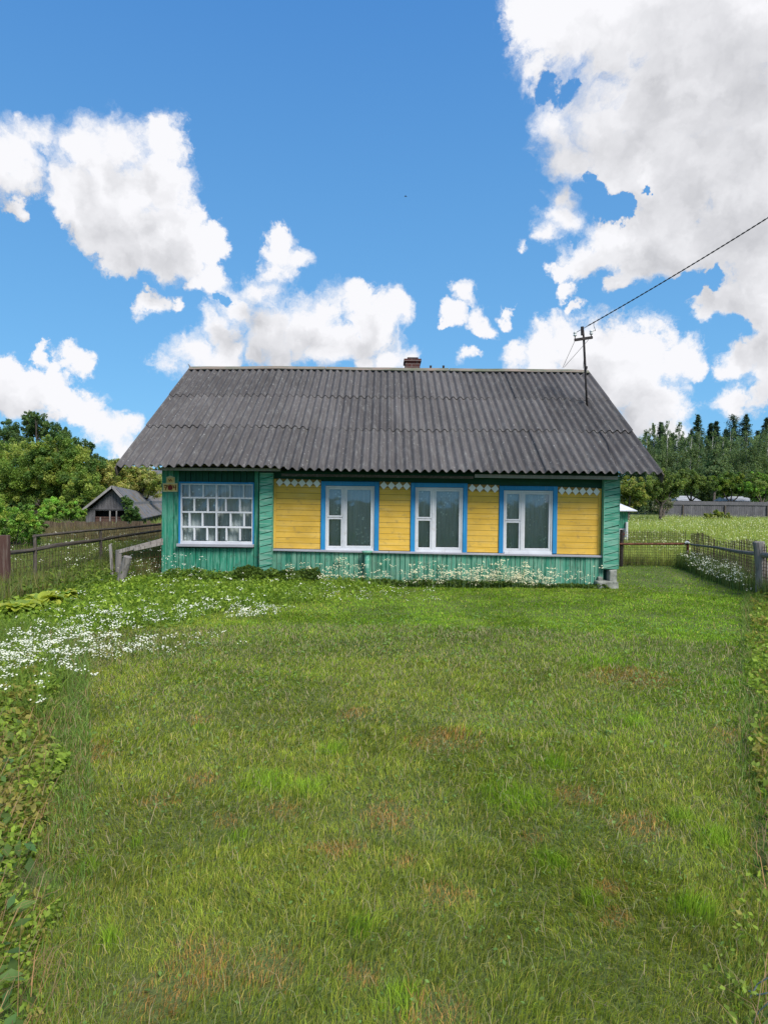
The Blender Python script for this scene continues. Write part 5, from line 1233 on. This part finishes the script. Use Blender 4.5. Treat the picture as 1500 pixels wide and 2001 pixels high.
def meadow():
    rng = np.random.default_rng(61); ac = Acc()
    n = 190000; y = 16.3 + (54 - 16.3) * rng.uniform(0, 1, n) ** 1.5; x = rng.uniform(4.4, 34, n) * (.35 + .65 * y / 54) + 1.2; k = (x > XR + .1) & ~((x < xe + .5) & (y > Yw - .4) & (y < Yw + 1.8)); x, y = x[k], y[k]; n = len(x)
    s = fbm(x * .35, y * .35, 6); h = (.30 + .35 * s) * rng.uniform(.6, 1.2, n) * np.clip(y / 24, .75, 1.15)
    c = rgbs(n, (.30, .35, .085), .3, rng); dk = (s < .4); c[dk] *= .75
    ac.add(blades(np.stack([x, y, ground_z(x, y)], 1), h, .012 * np.clip(y / 18, 1, 3.2), rng.beta(1.5, 3, n), rng.uniform(0, 6.28, n), c, rng=rng))
    n = 9000; y = 16.6 + (50 - 16.6) * rng.uniform(0, 1, n) ** 1.3; x = rng.uniform(4.4, 33, n) * (.35 + .65 * y / 54) + 1.2; k = (x > XR + .4) & (fbm(x * .5, y * .5, 70) > .38) & ~((x < xe + .5) & (y > Yw - .4) & (y < Yw + 1.8)); x, y = x[k], y[k]; n = len(x)
    nr = rng.normal(0, .4, (n, 3)) + np.array([0, -.5, .8]); nr /= np.linalg.norm(nr, axis=1)[:, None]
    hexes(ac, np.stack([x, y, rng.uniform(.35, .66, n) * np.clip(y / 24, .8, 1.1)], 1), nr, rng.uniform(.02, .055, n), np.array([[.66, .70, .46]]) * rng.uniform(.8, 1.1, (n, 1)), rng)
    # strip at the foot of the wire fence on both sides
    n = 26000; t = rng.uniform(0, 1.5, n)[:, None]; p = np.array([c1_.x, 15.9]) * (1 - t) + np.array([pb.x + .15, pb.y]) * t + np.stack([rng.uniform(-.25, .9, n), rng.normal(0, .2, n)], 1)
    ac.add(blades(np.stack([p[:, 0], p[:, 1], ground_z(p[:, 0], p[:, 1])], 1), rng.uniform(.15, .55, n), np.full(n, .009), rng.beta(1.5, 3, n), rng.uniform(0, 6.28, n), rgbs(n, (.12, .165, .05), .35, rng), rng=rng))
    n = 60000; x = rng.uniform(-45, -6, n); y = rng.uniform(22.6, 60, n); k = x < -.22 * y; x, y = x[k], y[k]; n = len(x)
    ac.add(blades(np.stack([x, y, ground_z(x, y)], 1), rng.uniform(.25, .6, n), np.full(n, .05), rng.beta(1.5, 3, n), rng.uniform(0, 6.28, n), rgbs(n, (.17, .21, .06), .35, rng), rng=rng))
    tag(ac.build('meadow_grass', m_grass), 'tall pale green meadow grass dotted with white flowers behind the right fence', 'meadow', kind='stuff')
meadow()

# bright large-leaved plant at the far left, ferns by the leaning post
def rosette(name, label, cat, x, y, n, ln, cols, seed, arch=.5, asp=.5):
    rng = np.random.default_rng(seed); t = thing(name, (x, y, 0), label, cat); V, T, C = [], [], []; o = 0
    for i in range(n):
        a = rng.uniform(0, 6.28); l = ln * rng.uniform(.6, 1.15); d = np.array([math.cos(a), math.sin(a), 0]); s = np.array([-math.sin(a), math.cos(a), 0]); r0 = rng.uniform(0, .10)
        base = np.array([x, y, .10]) + d * r0; steep = rng.uniform(.75, 1.4); K = 7; c = np.array(cols[rng.integers(0, len(cols))]) * 1.6 * rng.uniform(.8, 1.2)
        p = base.copy(); el = steep
        for j in range(K):
            f = j / (K - 1); w = l * asp * .5 * (math.sin(math.pi * min(1, f * .86 + .06)) ** .7 if f > .25 else .08 + f * .8) ; w = max(w, .006) if j < K - 1 else .002
            upd = np.array([0, 0, 1.]) * math.cos(el) - d * math.sin(el)
            V += [p - s * w + upd * w * .28, p, p + s * w + upd * w * .28]; C += [c * 1.05, c * .9, c * 1.05]
            p = p + (d * math.cos(el) + np.array([0, 0, 1.]) * math.sin(el)) * l / K; el -= arch * rng.uniform(.4, .6)
        for j in range(K - 1):
            q = o + j * 3; T += [(q, q + 1, q + 4), (q, q + 4, q + 3), (q + 1, q + 2, q + 5), (q + 1, q + 5, q + 4)]
        o += 3 * K
    raw('foliage', np.array(V), np.array(T), np.array(C), m_leaf, t); return t
YG = [(.28, .32, .04), (.36, .38, .06), (.20, .28, .05)]
for i, (px, py, lab) in enumerate([(18, 1222, 'yellow green broad-leaved plant at the left edge, nearest to the flowers'), (62, 1205, 'yellow green broad-leaved plant second from the left edge'), (100, 1192, 'yellow green broad-leaved plant on the right of its clump')]):
    g = G(px, py); t = rosette('hosta_plant', lab, 'plant', g.x, g.y + .25, 80, .30, YG if i < 2 else YG + [(.16, .26, .05)], 400 + i, .62, .46); t['group'] = 'broad-leaved plants on the left'
def fern(px, py, lab, seed, ln=.5):
    rng = np.random.default_rng(seed); g = G(px, py); t = thing('fern', (g.x, g.y, 0), lab, 'plant', 'ferns near the leaning post'); ac = Acc()
    for i in range(11):
        a = rng.uniform(0, 6.28); el = rng.uniform(.7, 1.25); l = ln * rng.uniform(.7, 1.1); p = np.array([g.x, g.y, .02]); pts = []
        for j in range(16):
            p = p + (np.array([math.cos(a), math.sin(a), 0]) * math.cos(el) + np.array([0, 0, 1.]) * math.sin(el)) * l / 16; el -= .085; pts.append(p.copy())
        pts = np.array(pts); f = np.linspace(.15, 1, 16); s = np.array([-math.sin(a), math.cos(a), 0])
        for sg in (-1, 1):
            ww = (.11 * np.sin(np.pi * np.clip(f, .05, .97)) + .01); c = pts + s * (ww * .5 * sg)[:, None]; n = len(c)
            a_ = np.tile(s * sg, (n, 1)); b_ = np.tile([math.cos(a) * .5, math.sin(a) * .5, .3], (n, 1)); V = np.empty((n, 4, 3)); V[:, 0] = pts; V[:, 1] = c + b_ * .022; V[:, 2] = pts + a_ * ww[:, None] ; V[:, 3] = c - b_ * .016
            ac.add((V.reshape(-1, 3), (np.array([[0, 1, 2], [0, 2, 3]])[None] + (np.arange(n) * 4)[:, None, None]).reshape(-1, 3), np.repeat(rgbs(n, (.19, .29, .05), .2, rng), 4, 0)))
    ac.build('fronds', m_leaf, t)
fern(212, 1138, 'light green fern standing tallest, left of the leaning grey post', 500, .62)
fern(185, 1150, 'light green fern lower and further left of the leaning grey post', 501, .5)
fern(255, 1140, 'small light green fern right behind the leaning grey post', 502, .36)

# bird far up in the sky
bp_ = P(792, 384, 55)
mb = MB(); mb.tube([bp_ + Vector((-.10, 0, 0)), bp_ + Vector((-.05, 0, .005)), bp_ + Vector((.03, 0, .005)), bp_ + Vector((.08, 0, 0)), bp_ + Vector((.14, 0, 0))], [.008, .026, .03, .015, .012], 8)
for s_ in (-1, 1):
    mb.add([bp_ + Vector((-.04, 0, .01)), bp_ + Vector((.04, 0, .01)), bp_ + Vector((.03, s_ * .10, .05)), bp_ + Vector((.06, s_ * .2, .03)), bp_ + Vector((-.02, s_ * .10, .055))], [(0, 1, 2, 4), (4, 2, 3)])
tag(mb.build('bird', m_metal, None), 'tiny dark bird flying high in the blue sky', 'bird')
